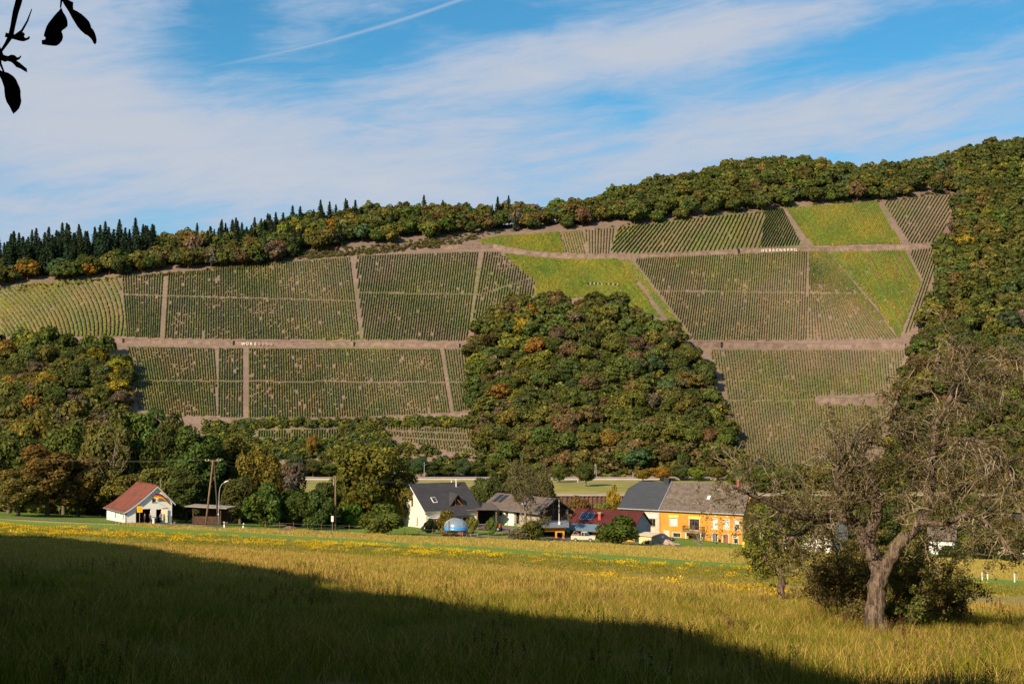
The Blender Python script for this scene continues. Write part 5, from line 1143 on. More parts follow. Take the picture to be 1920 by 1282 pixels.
# ---- cars
def car(name, loc, rz, label, paint, prof, cab, L=4.2, Wc=1.7, pick=False, cat='car'):
    r_ = empty(name, loc, rz, label, cat); pm = mat('car_paint', paint, .35, .05, spec=.6); h = Wc/2
    MB().poly([(x,-h,z) for x,z in prof], (0,Wc,0)).build('body', pm, r_)
    # cabin narrows to the roof
    a = [(x,-h*.94,z) for x,z in cab[:1]] + [(x,-h*.78,z) for x,z in cab[1:3]] + [(x,-h*.94,z) for x,z in cab[3:]]
    b = [(x,-y,z) for x,y,z in a]; MB().add(a+b, [(0,1,2,3),(7,6,5,4),(0,4,5,1),(1,5,6,2),(2,6,7,3)]).build('windows', GLASS, r_)
    (xa,za),(xb,zb) = cab[1], cab[2]; MB().box(min(xa,xb),max(xa,xb),-h*.8,h*.8,za-.02,za+.05).build('roof', pm, r_)
    for x in (L*.19, L*.81):
        for y in (-h+.02, h-.02): wheel(r_, x, y, .32, .22)
    for y in (-h*.72, h*.72): MB().box(L-.02,L+.03,y-.16,y+.16,.58,.74).build('headlight', WFRAME, r_)
    for y in (-h*.8, h*.8): MB().box(-.03,.02,y-.1,y+.1,.62,.85).build('tail_light', RMP, r_)
    for x in (cab[1][0], (cab[1][0]+cab[2][0])/2): MB().poly([(x-.03,-h*.96,.9),(x+.03,-h*.96,.9),(x+.03,-h*.8,za),(x-.03,-h*.8,za)], (0,.03,0)).build('pillar', pm, r_)
    return r_
prof = [(0,.3),(4.2,.3),(4.25,.62),(4.0,.78),(3.0,.93),(.3,.95),(0,.85)]
car('parked_car', (at(1219.5,253), 253, float(H(at(1219.5,253),253))+.05), R(-28), 'dark blue hatchback parked behind the earth mound beside the orange yellow house', (.012,.02,.035), prof, [(.25,.93),(.75,1.42),(2.3,1.42),(3.1,.92)])
pk = car('pickup_truck', (at(1071,245.5), 245.5, float(H(at(1071,245.5),245.5))+.1), R(-8), 'beige open backed pickup with load standing before the orange house', (.62,.52,.40), [(0,.4),(4.1,.4),(4.15,.95),(3.9,1.0),(0,1.02)], [(1.55,1.0),(1.75,1.62),(2.75,1.62),(3.05,1.0)], L=4.1, cat='pickup truck')
lb = MB().box(.1,1.4,-.7,.7,1.0,1.25).tube([(.3,-.4,1.2),(.5,.2,1.7),(1.2,.5,1.3)], .09, 6).build('cargo', mat('cargo_pile', (.3,.2,.15), .9, .5, 5), None, pk.location, R(-8)); tag(lb, 'untidy brown load lying on the bed of the beige pickup', 'load')
md = MB(); 
mv = []; 
for j in range(9):
    for i in range(17):
        x = -2.6 + i*.36; y = -1.3 + j*.33; mv.append((x, y, -.5 + max(0, 1.3*math.exp(-((x-.2)/1.7)**2-(y/.9)**2) + .12*math.sin(x*5+y*4))+.1))
md.add(mv, [(j*17+i, j*17+i+1, (j+1)*17+i+1, (j+1)*17+i) for j in range(8) for i in range(16)]); mo = md.build('earth_mound', mat('pinkish_sand', (.48,.33,.25), .95, .3, 1.5, .6), None, (at(1238,248), 248, float(H(at(1238,248),248))+.35), smooth=True); tag(mo, 'heap of pinkish sand in front of the dark blue car', 'sand heap')

# ---- long orange yellow farmhouse
YH = empty('yellow_house', (27.8, 268.0, -27.5), R(-33), 'long two storey orange yellow house with balcony, its left part pinkish under dark slate', 'house')
LL, LR_, Wd, ev, rg = -8.4, 16.8, 10.4, 6.0, 10.75
up_w = [(2.05,3.15,1.45,1.45),(6.1,2.55,1.95,2.0),(10.75,3.0,.95,1.75),(13.1,3.0,.95,1.75),(15.1,3.0,.95,1.75)]
dn_w = [(2.6,.95,1.6,.85),(6.0,-.5,2.6,2.0),(10.7,.6,.95,1.5),(12.9,-.2,1.0,2.2),(14.9,.5,.85,1.3)]
wall('front_wall', [(0,-2),(LR_,-2),(LR_,ev),(0,ev)], up_w + dn_w, front, .4, YELLOW, YH)
wall('barn_front', [(LL,-2),(-.01,-2),(-.01,ev),(LL,ev)], [(-2.3,2.8,1.3,1.4),(-2.3,-.1,1.3,.9)], front, .4, PINK, YH)
wall('right_gable', [(.4,-2),(Wd,-2),(Wd,ev),(Wd/2+1.6,rg-1.9),(Wd/2-1.6,rg-1.9),(.4,ev)], [], rightf(LR_), .3, YELLOW, YH)
wall('left_gable', [(.4,-2),(Wd,-2),(Wd,ev),(Wd/2+1.5,rg-1.6),(Wd/2-1.5,rg-1.6),(.4,ev)], [], lambda a,b,c:(LL+c,a,b), .3, PINK, YH)
wall('rear_wall', [(LL,-2),(LR_,-2),(LR_,ev),(LL,ev)], [], backf(Wd), .3, YELLOW, YH)
for i, (a,b,w_,h_) in enumerate(up_w): window(YH, front, a,b,w_,h_, WFRAME if i != 1 else BFRAME, SAND, mull=1 if i < 2 else 0, blind=[0,0,.95,.95,.45][i], gm=CURT if i in (0,) else None)
window(YH, front, *dn_w[0], WFRAME, SAND, mull=0); window(YH, front, *dn_w[2], WFRAME, SAND); window(YH, front, *dn_w[4], WFRAME, SAND, mull=0, blind=.3)
window(YH, front, -2.3,2.8,1.3,1.4, GUT, None); window(YH, front, -2.3,-.1,1.3,.9, GUT, None, mull=0)
dr = MB().box(12.95,13.85,.2,.26,-.2,1.95).build('front_door', mat('reddish_door', (.28,.09,.06), .6, .3), YH); MB().box(13.7,13.76,.12,.2,.8,.95).build('handle', GREYM, dr)
s = MB(); 
for q in ((12.72,12.9,-.2,2.0),(13.9,14.08,-.2,2.0)): tbox(s, front, q[0],q[1],q[2],q[3],-.05,.05)
tbox(s, front, 12.72,14.08,2.0,2.18,-.05,.05); s.build('door_surround', SAND, YH)
MB().box(6.05,8.55,.35,.45,-1.5,1.5).build('garage_door', DARK, YH)
MB().box(.75,1.95,-.03,-.004,.2,2.2).build('blocked_door', mat('pale_pink_infill', (.68,.5,.38), .9, .15), YH)
MB().box(11.9,12.4,-.03,-.004,.6,1.15).build('letterbox', DARK, YH)
for a in (.5, 1.5): pass
pt = mat('lime_yellow_plaster', (.85,.58,.06), .9, .1, .8)
MB().box(1.75,3.85,-.012,-.003,4.76,5.15).box(5.8,8.4,-.012,-.003,4.72,5.1).build('fresh_plaster_patch', pt, YH)
MB().box(-3.6,-.6,-.012,-.003,4.35,5.1).build('white_plaster_patch', mat('dusty_white_patch', (.72,.66,.58), .9, .12, 1), YH)
for a in (11.05, 13.4): MB().box(a,a+.5,-.012,-.003,5.25,5.5).box(a+.1,a+.4,-.02,-.012,5.33,5.42).build('attic_vent', SAND, YH)
bl = empty('balcony', (0,0,0)); bl.parent = YH
MB().box(5.2,9.2,-1.3,-.005,2.1,2.3).build('slab', mat('grey_concrete', (.30,.25,.22), .9, .2), bl)
rl = MB().box(5.22,9.18,-1.28,-1.22,3.25,3.32).box(5.22,5.28,-1.28,0,3.25,3.32).box(9.12,9.18,-1.28,0,3.25,3.32)
for k in range(20): rl.box(5.24+k*.205,5.28+k*.205,-1.27,-1.23,2.3,3.25)
for k in range(6): rl.box(5.23,5.27,-1.2+k*.2,-1.16+k*.2,2.3,3.25).box(9.13,9.17,-1.2+k*.2,-1.16+k*.2,2.3,3.25)
tag(rl.build('railing', DWOOD, bl), kind='stuff')
for x in (5.9, 8.9): MB().box(x-.1,x+.1,-1.2,-1.0,-1.5,2.1).build('support', WFRAME, bl)
fb = MB().box(6.0,7.6,-1.5,-1.3,2.75,2.95).build('flower_box', mat('geranium_box', (.10,.13,.03), .9, .6, 8, 1), bl)
ov = .45; ez = ev - .1
# roofs: dark slate part with a half hip, brown part
kx = .9; hipz = rg - 1.5; hy = Wd/2 * (hipz-ez)/(rg-ez)
m_ = MB(); f_ = lambda x,y: (x, y, ez + (min(y, Wd-y)+ov)*(rg+.1-ez)/(Wd/2+ov))
P1 = [(LL-.4,-ov,ez),(-.05,-ov,ez),(-.05,Wd/2,rg+.1),(LL+1.5,Wd/2,rg+.1),(LL-.4,hy,f_(0,hy)[2])]
P2 = [(-.05,Wd/2,rg+.1),(-.05,Wd+ov,ez),(LL-.4,Wd+ov,ez),(LL-.4,Wd-hy,f_(0,hy)[2]),(LL+1.5,Wd/2,rg+.1)]
P3 = [(LL-.4,hy,f_(0,hy)[2]),(LL+1.5,Wd/2,rg+.1),(LL-.4,Wd-hy,f_(0,hy)[2])]
for P_ in (P1, P2, P3): m_.poly(P_[::-1], (0,0,-.2))
m_.build('slate_roof', R_SLATE, YH)
MB().slab([(.0,-ov,ez+.05),(LR_+.4,-ov,ez+.05),(LR_-.6,Wd/2,rg+.02),(.0,Wd/2,rg+.02)], .2).slab([(.0,Wd/2,rg+.02),(LR_-.6,Wd/2,rg+.02),(LR_+.4,Wd+ov,ez+.05),(.0,Wd+ov,ez+.05)], .2).build('brown_roof', R_BROWN, YH)
MB().poly([(-.16,-ov,ez+.08),(.0,-ov,ez+.08),(.0,Wd/2,rg+.22),(-.16,Wd/2,rg+.22)], (0,0,.05)).build('roof_joint', GREYM, YH)
MB().tube([(LL-.4,-ov-.08,ez-.04),(LR_+.4,-ov-.08,ez-.04)], .09, 8).build('gutter', GREYM, YH)
MB().tube([(-.05,-.1,ez-.1),(-.05,-.1,-1.5)], .055, 6).build('downpipe', GREYM, YH); MB().tube([(LR_-.1,-.1,ez-.1),(LR_-.1,-.1,-1.5)], .055, 6).build('downpipe', GREYM, YH)
MB().box(-1.5,-.5,Wd/2-.6,Wd/2+.4,rg-.9,rg+.85).build('slate_chimney', R_SLATE, YH)
c2 = MB().box(13.6,14.2,Wd/2-1.0,Wd/2-.4,rg-1.2,rg+1.0).build('brick_chimney', mat('red_brick', (.38,.11,.06), .9, .3, 3), YH); MB().box(13.5,14.3,Wd/2-1.1,Wd/2-.3,rg+1.0,rg+1.08).build('cap', GUT, c2)
MB().slab([f_(8.6,2.0)[:2]+(f_(0,2.0)[2]+.1,),f_(9.2,2.0)[:2]+(f_(0,2.0)[2]+.1,),f_(9.2,2.7)[:2]+(f_(0,2.7)[2]+.12,),f_(8.6,2.7)[:2]+(f_(0,2.7)[2]+.12,)], .06).build('roof_hatch', WFRAME, YH)
# ---- white house behind the small tree and more village houses beyond the old tree
def simple_house(loc, rz, L, Wd, ev, rg, wm_, rm, label, wins, chim=True):
    r_ = empty('village_house', loc, rz, label, 'house')
    wall('front_wall', [(0,-3),(L,-3),(L,ev),(0,ev)], wins, front, .3, wm_, r_)
    for T in (leftf, rightf(L)): wall('gable_wall', [(.3,-3),(Wd,-3),(Wd,ev),(Wd/2,rg-.1),(.3,ev)], [], T, .3, wm_, r_)
    MB().slab([(-.4,-.5,ev-.3),(L+.4,-.5,ev-.3),(L+.4,Wd/2,rg),(-.4,Wd/2,rg)], .18).build('roof', rm, r_)
    MB().slab([(-.4,Wd/2,rg),(L+.4,Wd/2,rg),(L+.4,Wd+.5,ev-.3),(-.4,Wd+.5,ev-.3)], .18).build('roof', rm, r_)
    for w_ in wins: window(r_, front, *w_, WFRAME, sill=True)
    if chim: MB().box(L*.7,L*.7+.6,Wd/2-.3,Wd/2+.3,rg-.8,rg+.9).build('chimney', STONE, r_)
simple_house((43.2, 249, -28.8), R(-33), 13, 8, 5.6, 9.0, WHITE, R_BROWN, 'white house with brown roof half hidden behind the small leafy tree', [(1.5,3.3,1,1.4),(4.5,3.3,1,1.4),(8,3.3,1,1.4),(1.5,.4,1,1.4),(4.5,.4,1,1.4),(8,.2,1.1,2)])
simple_house((at(1738,268), 268, -30.6), R(-20), 4.6, 6, 3.8, 6.2, WHITE, R_BROWN, 'small white house glimpsed right of the old tree trunk', [(.8,1.2,.9,1.3),(2.9,1.2,.9,1.3)], False)
simple_house((at(1872,285), 285, -31.5), R(-15), 9, 7, 4.5, 7.5, WHITE, R_DARK, 'white house partly hidden by garden trees near the right border', [(1.2,1.4,1,1.3),(4.2,1.4,1,1.3)], False)
ym = MB().lathe([(.0,0),(.26,0),(.28,.7),(.2,1.25),(.0,1.4)], 12).build('yellow_container', mat('bright_yellow', (.8,.65,.03), .6), None, place(1392.5, 245), smooth=True); tag(ym, 'small bright yellow container at the corner below the white house', 'container')
# ---- railway masts
def mast(px, Y, top, label, lattice=False):
    x = at(px, Y); z0 = -37.3; h = (HZ-top)/F*Y - z0; r_ = empty('railway_mast', (x,Y,z0), 0, label, 'railway mast', 'masts along the railway')
    if lattice:
        for dx in (-.45,.45): MB().tube([(dx,0,0),(dx*.5,0,h)], [.11,.08], 6).build('leg', GREYM, r_)
        mb = MB(); n = 8
        for i in range(n): s0 = 1-.5*i/n; s1 = 1-.5*(i+1)/n; mb.tube([(-.45*s0 if i%2 else .45*s0,0,h*i/n),(.45*s1 if i%2 else -.45*s1,0,h*(i+1)/n)], .05, 4)
        tag(mb.build('lattice', GREYM, r_), kind='stuff')
    else:
        MB().tube([(0,0,0),(0,0,h)], [.14,.10], 6).build('post', GREYM, r_); MB().tube([(0,0,h*.8),(1.4,0,h*.88)], .04, 4).build('bracket', GREYM, r_)
mast(639, 645, 864, 'slim railway mast between the poles and the autumn walnut'); mast(796, 645, 866, 'slim railway mast above the left end of the dark tiled roof')
mast(1116, 646, 869, 'tall pale lattice mast beside the far lawn', True); mast(1186, 640, 884, 'short pole beside the railway left of the slate roof')
sg = empty('railway_signal', (at(1083,612),612,-37.5), 0, 'red and white striped signal post at the edge of the far lawn', 'signal')
for k in range(6): MB().tube([(0,0,k*1.1),(0,0,k*1.1+1.1)], .11, 6).build('band', RMP if k%2 else WFRAME, sg)
# ---- garden fence and small vine stakes between meadow and gardens
FP = [(at(px, 239), 239) for px in range(500, 1000, 26)]
fr_ = empty('wire_fence', (FP[0][0], 239, 0), 0, 'thin rusty post and wire fence along the meadow edge before the gardens', 'fence')
for x, y in FP: o_ = MB().tube([(0,0,-.2),(0,0,1.35)], .035, 5).build('post', mat('rusty_post', (.28,.11,.05), .9, .2) if x == FP[0][0] else bpy.data.materials['rusty_post'], fr_, (x-FP[0][0], 0, float(H(x,y))))
for h_ in (.5, 1.1): MB().tube([(x-FP[0][0],0,float(H(x,y))+h_) for x,y in FP], .012, 4).build('wire', GUT, fr_)
for k, (px, Y) in enumerate([(1836.5,140),(1846.5,141),(1897,139)]):
    o_ = MB().box(-.05,.05,-.05,.05,-.2,.85).build('white_stake', WFRAME, None, place(px, Y)); tag(o_, ['leftmost white stake in the right meadow','white stake in the right meadow close beside the leftmost one','lone white stake near the right edge of the meadow'][k], 'stake', 'white stakes in the meadow')
# ------------------------------------------------------------------ branching trees grown as connected tubes
def grow(rng, p, d, L, r, lev, out, leafs, up=.25, wob=.35, nch=(3, 5), ratio=(.45, .7), taper=.35, spread=.9, droop=0.0):
    n = 5; P = [np.array(p, float)]; d = d / np.linalg.norm(d)
    for i in range(n):
        d = d + rng.normal(0, wob, 3) * .5 + np.array([0, 0, up - droop * (i / n)]) * .35; d /= np.linalg.norm(d); P.append(P[-1] + d * L / n)
    R_ = np.linspace(r, r * taper, n + 1); out.append((lev, np.array(P), R_))
    if lev <= 0: leafs.append(np.array(P[2:])); return
    for k in range(rng.integers(nch[0], nch[1] + 1)):
        t = rng.uniform(.2, 1.0); i = min(n - 1, int(t * n)); q = P[i] + (P[i+1] - P[i]) * (t * n - i); dd = (P[i+1] - P[i]) / (L / n)
        e = rng.normal(size=3); e -= dd * e.dot(dd); e /= np.linalg.norm(e)
        grow(rng, q, dd + e * spread, L * rng.uniform(*ratio) * (1.15 - .4 * t), max(.003, R_[i] * .55), lev - 1, out, leafs, up, wob, nch, ratio, taper, spread, droop)
def leaf_cloud(rng, leafs, dens, size, col_, droop=0):
    P = np.concatenate(leafs); P = P[rng.random(len(P)) < 1.0]; k = rng.integers(0, len(P), dens); Q = P[k] + rng.normal(0, size * 1.6, (dens, 3)) - [0, 0, droop]
    V = leaf_quads(Q, unit(rng.normal(size=Q.shape) + [-.2, -.3, .5]), size, rng, .6); F_ = np.arange(len(V)).reshape(-1, 4)
    T = np.array(col_)[rng.integers(0, len(col_), dens)] * rng.uniform(.6, 1.4, (dens, 1)); return npmesh('leaves', V, F_, T, [FOL])
LICH = mat('lichen_covered_twigs', (.30, .235, .17), .95, .55, 1.5, .5, 20, c2=(.10, .07, .045), fac=(.40, .62))
OLDBARK = mat('old_fissured_bark', (.20, .145, .11), .95, .6, 3.4, 1.6, 9, stretch=(3.2, 3.2, .7), c2=(.055, .038, .028), fac=(.40, .58))
# ---- the old half-dead fruit tree
Y0 = 46.3
def S(px, py, dy=0): Y = Y0 + dy; return np.array([(px - 960) / F * Y, Y, (HZ - py) / F * Y])
root = empty('old_fruit_tree', tuple(S(1640, 1186)), 0, 'old gnarled half dead fruit tree with forked trunk and tangled bare twigs at right', 'tree'); r0 = S(1640, 1186)
k_ = Y0 / F
def limb(pts):
    P = np.array([S(a, b, d) for a, b, d, r in pts]) - r0; Rr = np.array([r * k_ for a, b, d, r in pts])
    # smooth resample with knots
    t = np.arange(len(P)); tt = np.linspace(0, len(P) - 1, len(P) * 4 - 3); P2 = np.stack([np.interp(tt, t, P[:, i]) for i in range(3)], 1); R2 = np.interp(tt, t, Rr)
    for _ in range(2): P2[1:-1] = (P2[:-2] + 2 * P2[1:-1] + P2[2:]) / 4
    rg_ = np.random.default_rng(len(pts) * 7 + int(pts[0][0])); P2[1:-1] += rg_.normal(0, .02, P2[1:-1].shape); R2 = R2 * rg_.uniform(.94, 1.06, len(R2)); return P2, R2
trunk = limb([(1641,1205,0,29),(1640,1180,0,23),(1637,1150,0,19),(1640,1110,0,17),(1644,1085,0,17),(1649,1062,0,16),(1650,1050,0,12)])
limbs = [limb([(1646,1095,0,13),(1645,1068,.05,14),(1634,1038,.1,14),(1618,1010,.2,13),(1600,984,.2,11),(1575,966,.3,10),(1535,972,.2,8),(1495,966,-.3,6),(1450,948,-.8,5),(1405,925,-1.2,3.5),(1372,912,-1.4,2)]),
 limb([(1622,1022,.1,11),(1632,988,0,11),(1645,955,-.1,11),(1640,930,-.2,10),(1634,900,-.1,7)]),
 limb([(1644,1095,0,13),(1654,1066,-.1,14),(1672,1032,-.2,13),(1698,1000,-.3,12),(1725,975,-.3,12),(1742,950,.1,11),(1775,930,.6,8),(1825,905,1.0,6),(1880,870,1.2,4),(1915,850,1.4,3)]),
 limb([(1738,955,.1,9),(1742,920,.4,9),(1744,880,.5,9),(1750,840,.4,8),(1752,800,.3,7),(1775,755,.1,5),(1800,715,-.1,4),(1808,680,-.1,3),(1798,650,0,2)]),
 limb([(1598,984,.2,9),(1583,955,-.3,7),(1570,925,-.6,5.5),(1566,880,-.9,4),(1580,850,-1,2.5)]),
 limb([(1744,880,.5,6),(1712,850,.2,5),(1688,820,0,5),(1680,790,0,4.5),(1668,775,-.2,4),(1684,745,-.2,3),(1692,715,-.2,2)]),
 limb([(1668,780,-.2,3.5),(1645,800,-.3,3),(1625,835,-.5,2.5),(1610,865,-.5,1.5)]),
 limb([(1775,755,.1,4),(1830,715,.6,3.5),(1870,690,1.0,3),(1915,670,1.3,2)]),
 limb([(1750,840,.4,5),(1800,820,-.4,4.5),(1850,830,-.9,4),(1890,880,-1.4,3),(1915,960,-1.6,2),(1925,1010,-1.7,1.5)]),
 limb([(1725,975,-.3,6),(1765,985,-1,5),(1810,960,-1.6,4),(1860,985,-2,3),(1890,1040,-2.2,2)]),
 limb([(1535,972,.2,4),(1500,1000,.6,3.5),(1470,1005,.9,3),(1440,985,1.0,2)]),
 limb([(1640,930,-.2,4),(1600,890,-.6,3.5),(1590,850,-.8,2.5),(1612,800,-.9,1.5)])]
tv, tq = tubes([trunk], 14); link('trunk', npmesh('trunk', tv, tq, None, [OLDBARK], smooth=True), parent=root)
for lm in limbs: tv, tq = tubes([lm], 10); link('limb', npmesh('limb', tv, tq, None, [OLDBARK], smooth=True), parent=root)
mv = MB(); P_, R_ = limbs[2]                                      # moss along the top of the right limb and fork
for i in range(1, 14): mv.tube([tuple(P_[i] + [-.02, -.05, R_[i]*.62]), tuple(P_[i+1] + [-.02, -.05, R_[i+1]*.62])], [R_[i]*.55, R_[i+1]*.5], 6)
mv.build('moss', mat('yellow_green_moss', (.16, .15, .02), .95, .4, 8, 1), root)
rg = np.random.default_rng(42); out = []; leafs = []
for li, (P, Rr) in enumerate(limbs):
    n = len(P); cnt_ = {0: 60, 1: 20, 2: 38, 3: 96, 4: 30, 5: 18, 6: 12, 7: 34, 8: 54, 9: 30, 10: 20, 11: 22}[li]
    for _ in range(cnt_):
        i = int(n * rg.uniform(.3 if li in (0, 2) else .12, 1)); i = min(i, n - 2); d = P[i+1] - P[i]; d /= np.linalg.norm(d) + 1e-9
        e = rg.normal(size=3) * [1, .8, 1]; e /= np.linalg.norm(e); right = li in (3, 7, 8, 2)
        L = rg.uniform(.7, 1.7) * (1.15 if right else 1.0)
        if li in (5, 6): L *= .55
        grow(rg, P[i], d * .5 + e + [0, 0, .25 if li in (0, 4, 1) else .0], L, min(.022, Rr[i] * .5), 2, out, leafs, up=.30 if li in (0, 4, 1) else .05, wob=.5, nch=(2, 4), droop=.9 if right else .1)
thick = [(p, np.maximum(r, .0068)) for l, p, r in out]; tv, tq = tubes(thick, 3)
o = link('twigs', npmesh('twigs', tv, tq, None, [LICH]), parent=root); tag(o, kind='stuff')
o = link('leaves', leaf_cloud(rg, leafs, 34000, .036, [(.10, .085, .028), (.13, .11, .03), (.08, .085, .025), (.16, .12, .04)]), parent=root); tag(o, kind='stuff')
# ---- small leafy tree left of it
Y0 = 65.5; k_ = Y0 / F; r0 = S(1461, 1131); root = empty('small_fruit_tree', tuple(r0), 0, 'small leafy fruit tree with short straight trunk left of the old bare tree', 'tree')
tr_ = limb([(1461,1140,0,9),(1461,1110,0,7.5),(1463,1085,0,7),(1462,1050,0,5),(1455,1010,.1,4),(1460,975,0,2)]); lm2 = [limb([(1463,1085,0,4),(1440,1050,-.3,3),(1415,1040,-.4,2.2),(1403,1043,-.5,1.5)]), limb([(1462,1060,0,4),(1490,1030,.3,3),(1510,1000,.4,2)]), limb([(1460,1040,0,4),(1435,1000,-.3,3),(1420,965,-.4,2)]), limb([(1457,1010,0,3),(1480,975,.3,2),(1500,950,.5,1.2)])]
tv, tq = tubes([tr_], 10); link('trunk', npmesh('trunk', tv, tq, None, [OLDBARK], smooth=True), parent=root)
for lm in lm2: tv, tq = tubes([lm], 6); link('limb', npmesh('limb', tv, tq, None, [OLDBARK], smooth=True), parent=root)
rg = np.random.default_rng(9); out = []; leafs = []
for P, Rr in [tr_] + lm2:
    n = len(P)
    for _ in range(26):
        i = min(n - 2, int(n * rg.uniform(.45 if P is tr_[0] else .2, 1))); e = rg.normal(size=3); grow(rg, P[i], e / np.linalg.norm(e) + [0, 0, .1], rg.uniform(.5, 1.05), .014, 2, out, leafs, up=.05, wob=.5, nch=(2, 3))
tv, tq = tubes([(p, np.maximum(r, .004)) for l, p, r in out], 3); o = link('twigs', npmesh('twigs', tv, tq, None, [BARK]), parent=root); tag(o, kind='stuff')
o = link('leaves', leaf_cloud(rg, leafs, 15000, .055, [(.19, .21, .04), (.22, .22, .04), (.26, .23, .04), (.14, .165, .04)]), parent=root); tag(o, kind='stuff')
# ---- brushy shrubs under the old tree
def thicket(px, Y, hw, top, label, cols, seed, nleaf=9000, nst=26):
    rg = np.random.default_rng(seed); x = at(px, Y); z = float(H(x, Y)); root = empty('brushy_shrub', (x, Y, z), 0, label, 'bush'); out = []; leafs = []
    h = (HZ - top) / F * Y - z; w_ = hw * Y / F
    for i in range(nst):
        a = rg.uniform(0, 6.28); t = rg.uniform(0, 1) ** .6; b = np.array([math.cos(a)*t*w_*.35, math.sin(a)*t*w_*.35, -.1]); d = np.array([math.cos(a)*t*w_, math.sin(a)*t*w_*.7, h]); L = np.linalg.norm(d) * rg.uniform(.6, .85)
        grow(rg, b, d, L, .02, 2, out, leafs, up=.05, wob=.35, nch=(3, 5), ratio=(.35, .6), spread=.8)
    tv, tq = tubes([(p, np.maximum(r, .005)) for l, p, r in out], 3); o = link('twigs', npmesh('twigs', tv, tq, None, [BARK]), parent=root); tag(o, kind='stuff')
    o = link('leaves', leaf_cloud(rg, leafs, nleaf, .042, cols), parent=root); tag(o, kind='stuff')
BR = [(.19, .14, .05), (.15, .13, .04), (.22, .15, .06), (.13, .13, .04)]; GRN = [(.15, .155, .04), (.18, .17, .04), (.12, .135, .04)]
thicket(1578, 51, 62, 985, 'brown leaved brushy shrub left of the old forked trunk', BR, 1, 13000)
thicket(1700, 50, 62, 1010, 'dense olive shrub right of the old forked trunk', GRN + BR[:2], 2, 15000)
thicket(1765, 55, 52, 1062, 'low wide brown shrub reaching out right of the old trunk', BR, 3, 9000)
thicket(1640, 54, 55, 1000, 'tall brush right behind the old forked trunk', BR + GRN, 4, 12000)
thicket(1548, 58, 34, 1040, 'airy russet shrub between the small leafy tree and the old tree', BR, 5, 8000)
thicket(1615, 47.2, 30, 1120, 'low tangle of weeds around the foot of the old trunk', BR, 6, 3000, 16)
thicket(1690, 47.5, 34, 1115, 'low green tangle right of the foot of the old trunk', GRN, 7, 3500, 16)
# ---- sparse tall tree in front of the farmhouse, small bare trees, dry weeds
def sparse_tree(name, px, Y, top, hw, label, seed, nleaf, cols, lsz=.12, r=.22, levels=3, bark=BARK, lean=0, cat='tree', thin=.016, nch=(4, 5)):
    rg = np.random.default_rng(seed); x = at(px, Y); z = float(H(x, Y)); h = (HZ - top) / F * Y - z; w_ = hw * Y / F; root = empty(name, (x, Y, z), 0, label, cat); out = []; leafs = []
    P, Rr = np.array([[0, 0, -.3], [lean*.3, 0, h*.15], [lean*.7, .1, h*.28], [lean, 0, h*.4]]), np.array([r*1.2, r, r*.85, r*.6])
    tv, tq = tubes([(P, Rr)], 8); link('trunk', npmesh('trunk', tv, tq, None, [bark], smooth=True), parent=root)
    for i in range(7):
        a = i * 2.4 + rg.uniform(0, 1); q = P[1 + i % 3]; d = np.array([math.cos(a)*w_*.9, math.sin(a)*w_*.7, h*rg.uniform(.35, .62)])
        grow(rg, q, d, np.linalg.norm(d) * .85, r*.5, levels - 1, out, leafs, up=.1, wob=.35, nch=nch, ratio=(.4, .62))
    tv, tq = tubes([(p, np.maximum(rr_, thin)) for l, p, rr_ in out], 3); o = link('branches', npmesh('branches', tv, tq, None, [bark]), parent=root); tag(o, kind='stuff')
    if nleaf: o = link('leaves', leaf_cloud(rg, leafs, nleaf, lsz, cols), parent=root); tag(o, kind='stuff')
GT = mat('grey_brown_twigs', (.22, .17, .12), .95, .4, 2)
sparse_tree('sparse_tree', 985, 247, 850, 52, 'tall sparse greyish tree with forked trunk standing in front of the farmhouse', 21, 3600, [(.13, .12, .04), (.16, .13, .05), (.10, .09, .04)], .15, .26, 4, GT, nch=(3, 4), thin=.028)
sparse_tree('bare_tree', 1003, 243, 958, 34, 'squat bare pale tree in front of the orange garage', 22, 900, [(.13, .12, .04)], .12, .2, 3, GT, thin=.025)
sparse_tree('bare_tree', 1309, 222, 985, 26, 'small leaning bare tree in front of the yellow house', 23, 60, [(.13, .12, .04)], .1, .12, 3, GT, lean=.6, thin=.02)
sparse_tree('bare_tree', 212, 262, 795, 30, 'tall pair of pale bare stems rising behind the white house', 24, 500, [(.13, .12, .04)], .2, .2, 2, LICH, thin=.04, nch=(2, 3))
for k, (px, Y, top, lb) in enumerate([(1372, 41, 1155, 'tall dark dried weed stalks in the grass left of the old tree'), (1392, 40.5, 1150, 'second clump of dark dried weeds left of the old tree'), (1410, 42, 1165, 'third, shorter clump of dark dried weeds left of the old tree'), (85, 141, 1000, 'dark weed stalk sticking up at the left shadow edge'), (105, 141, 1003, 'bent dark weed right of the stalk at the left shadow edge'), (1380, 33, 1200, 'small dark weed clump in the shadow edge at lower right')]):
    sparse_tree('dry_weed', px, Y, top, 9, lb, 60 + k, 90, [(.03, .022, .015), (.05, .035, .02)], .02, .012, 3, DWOOD, cat='weed', thin=.004)
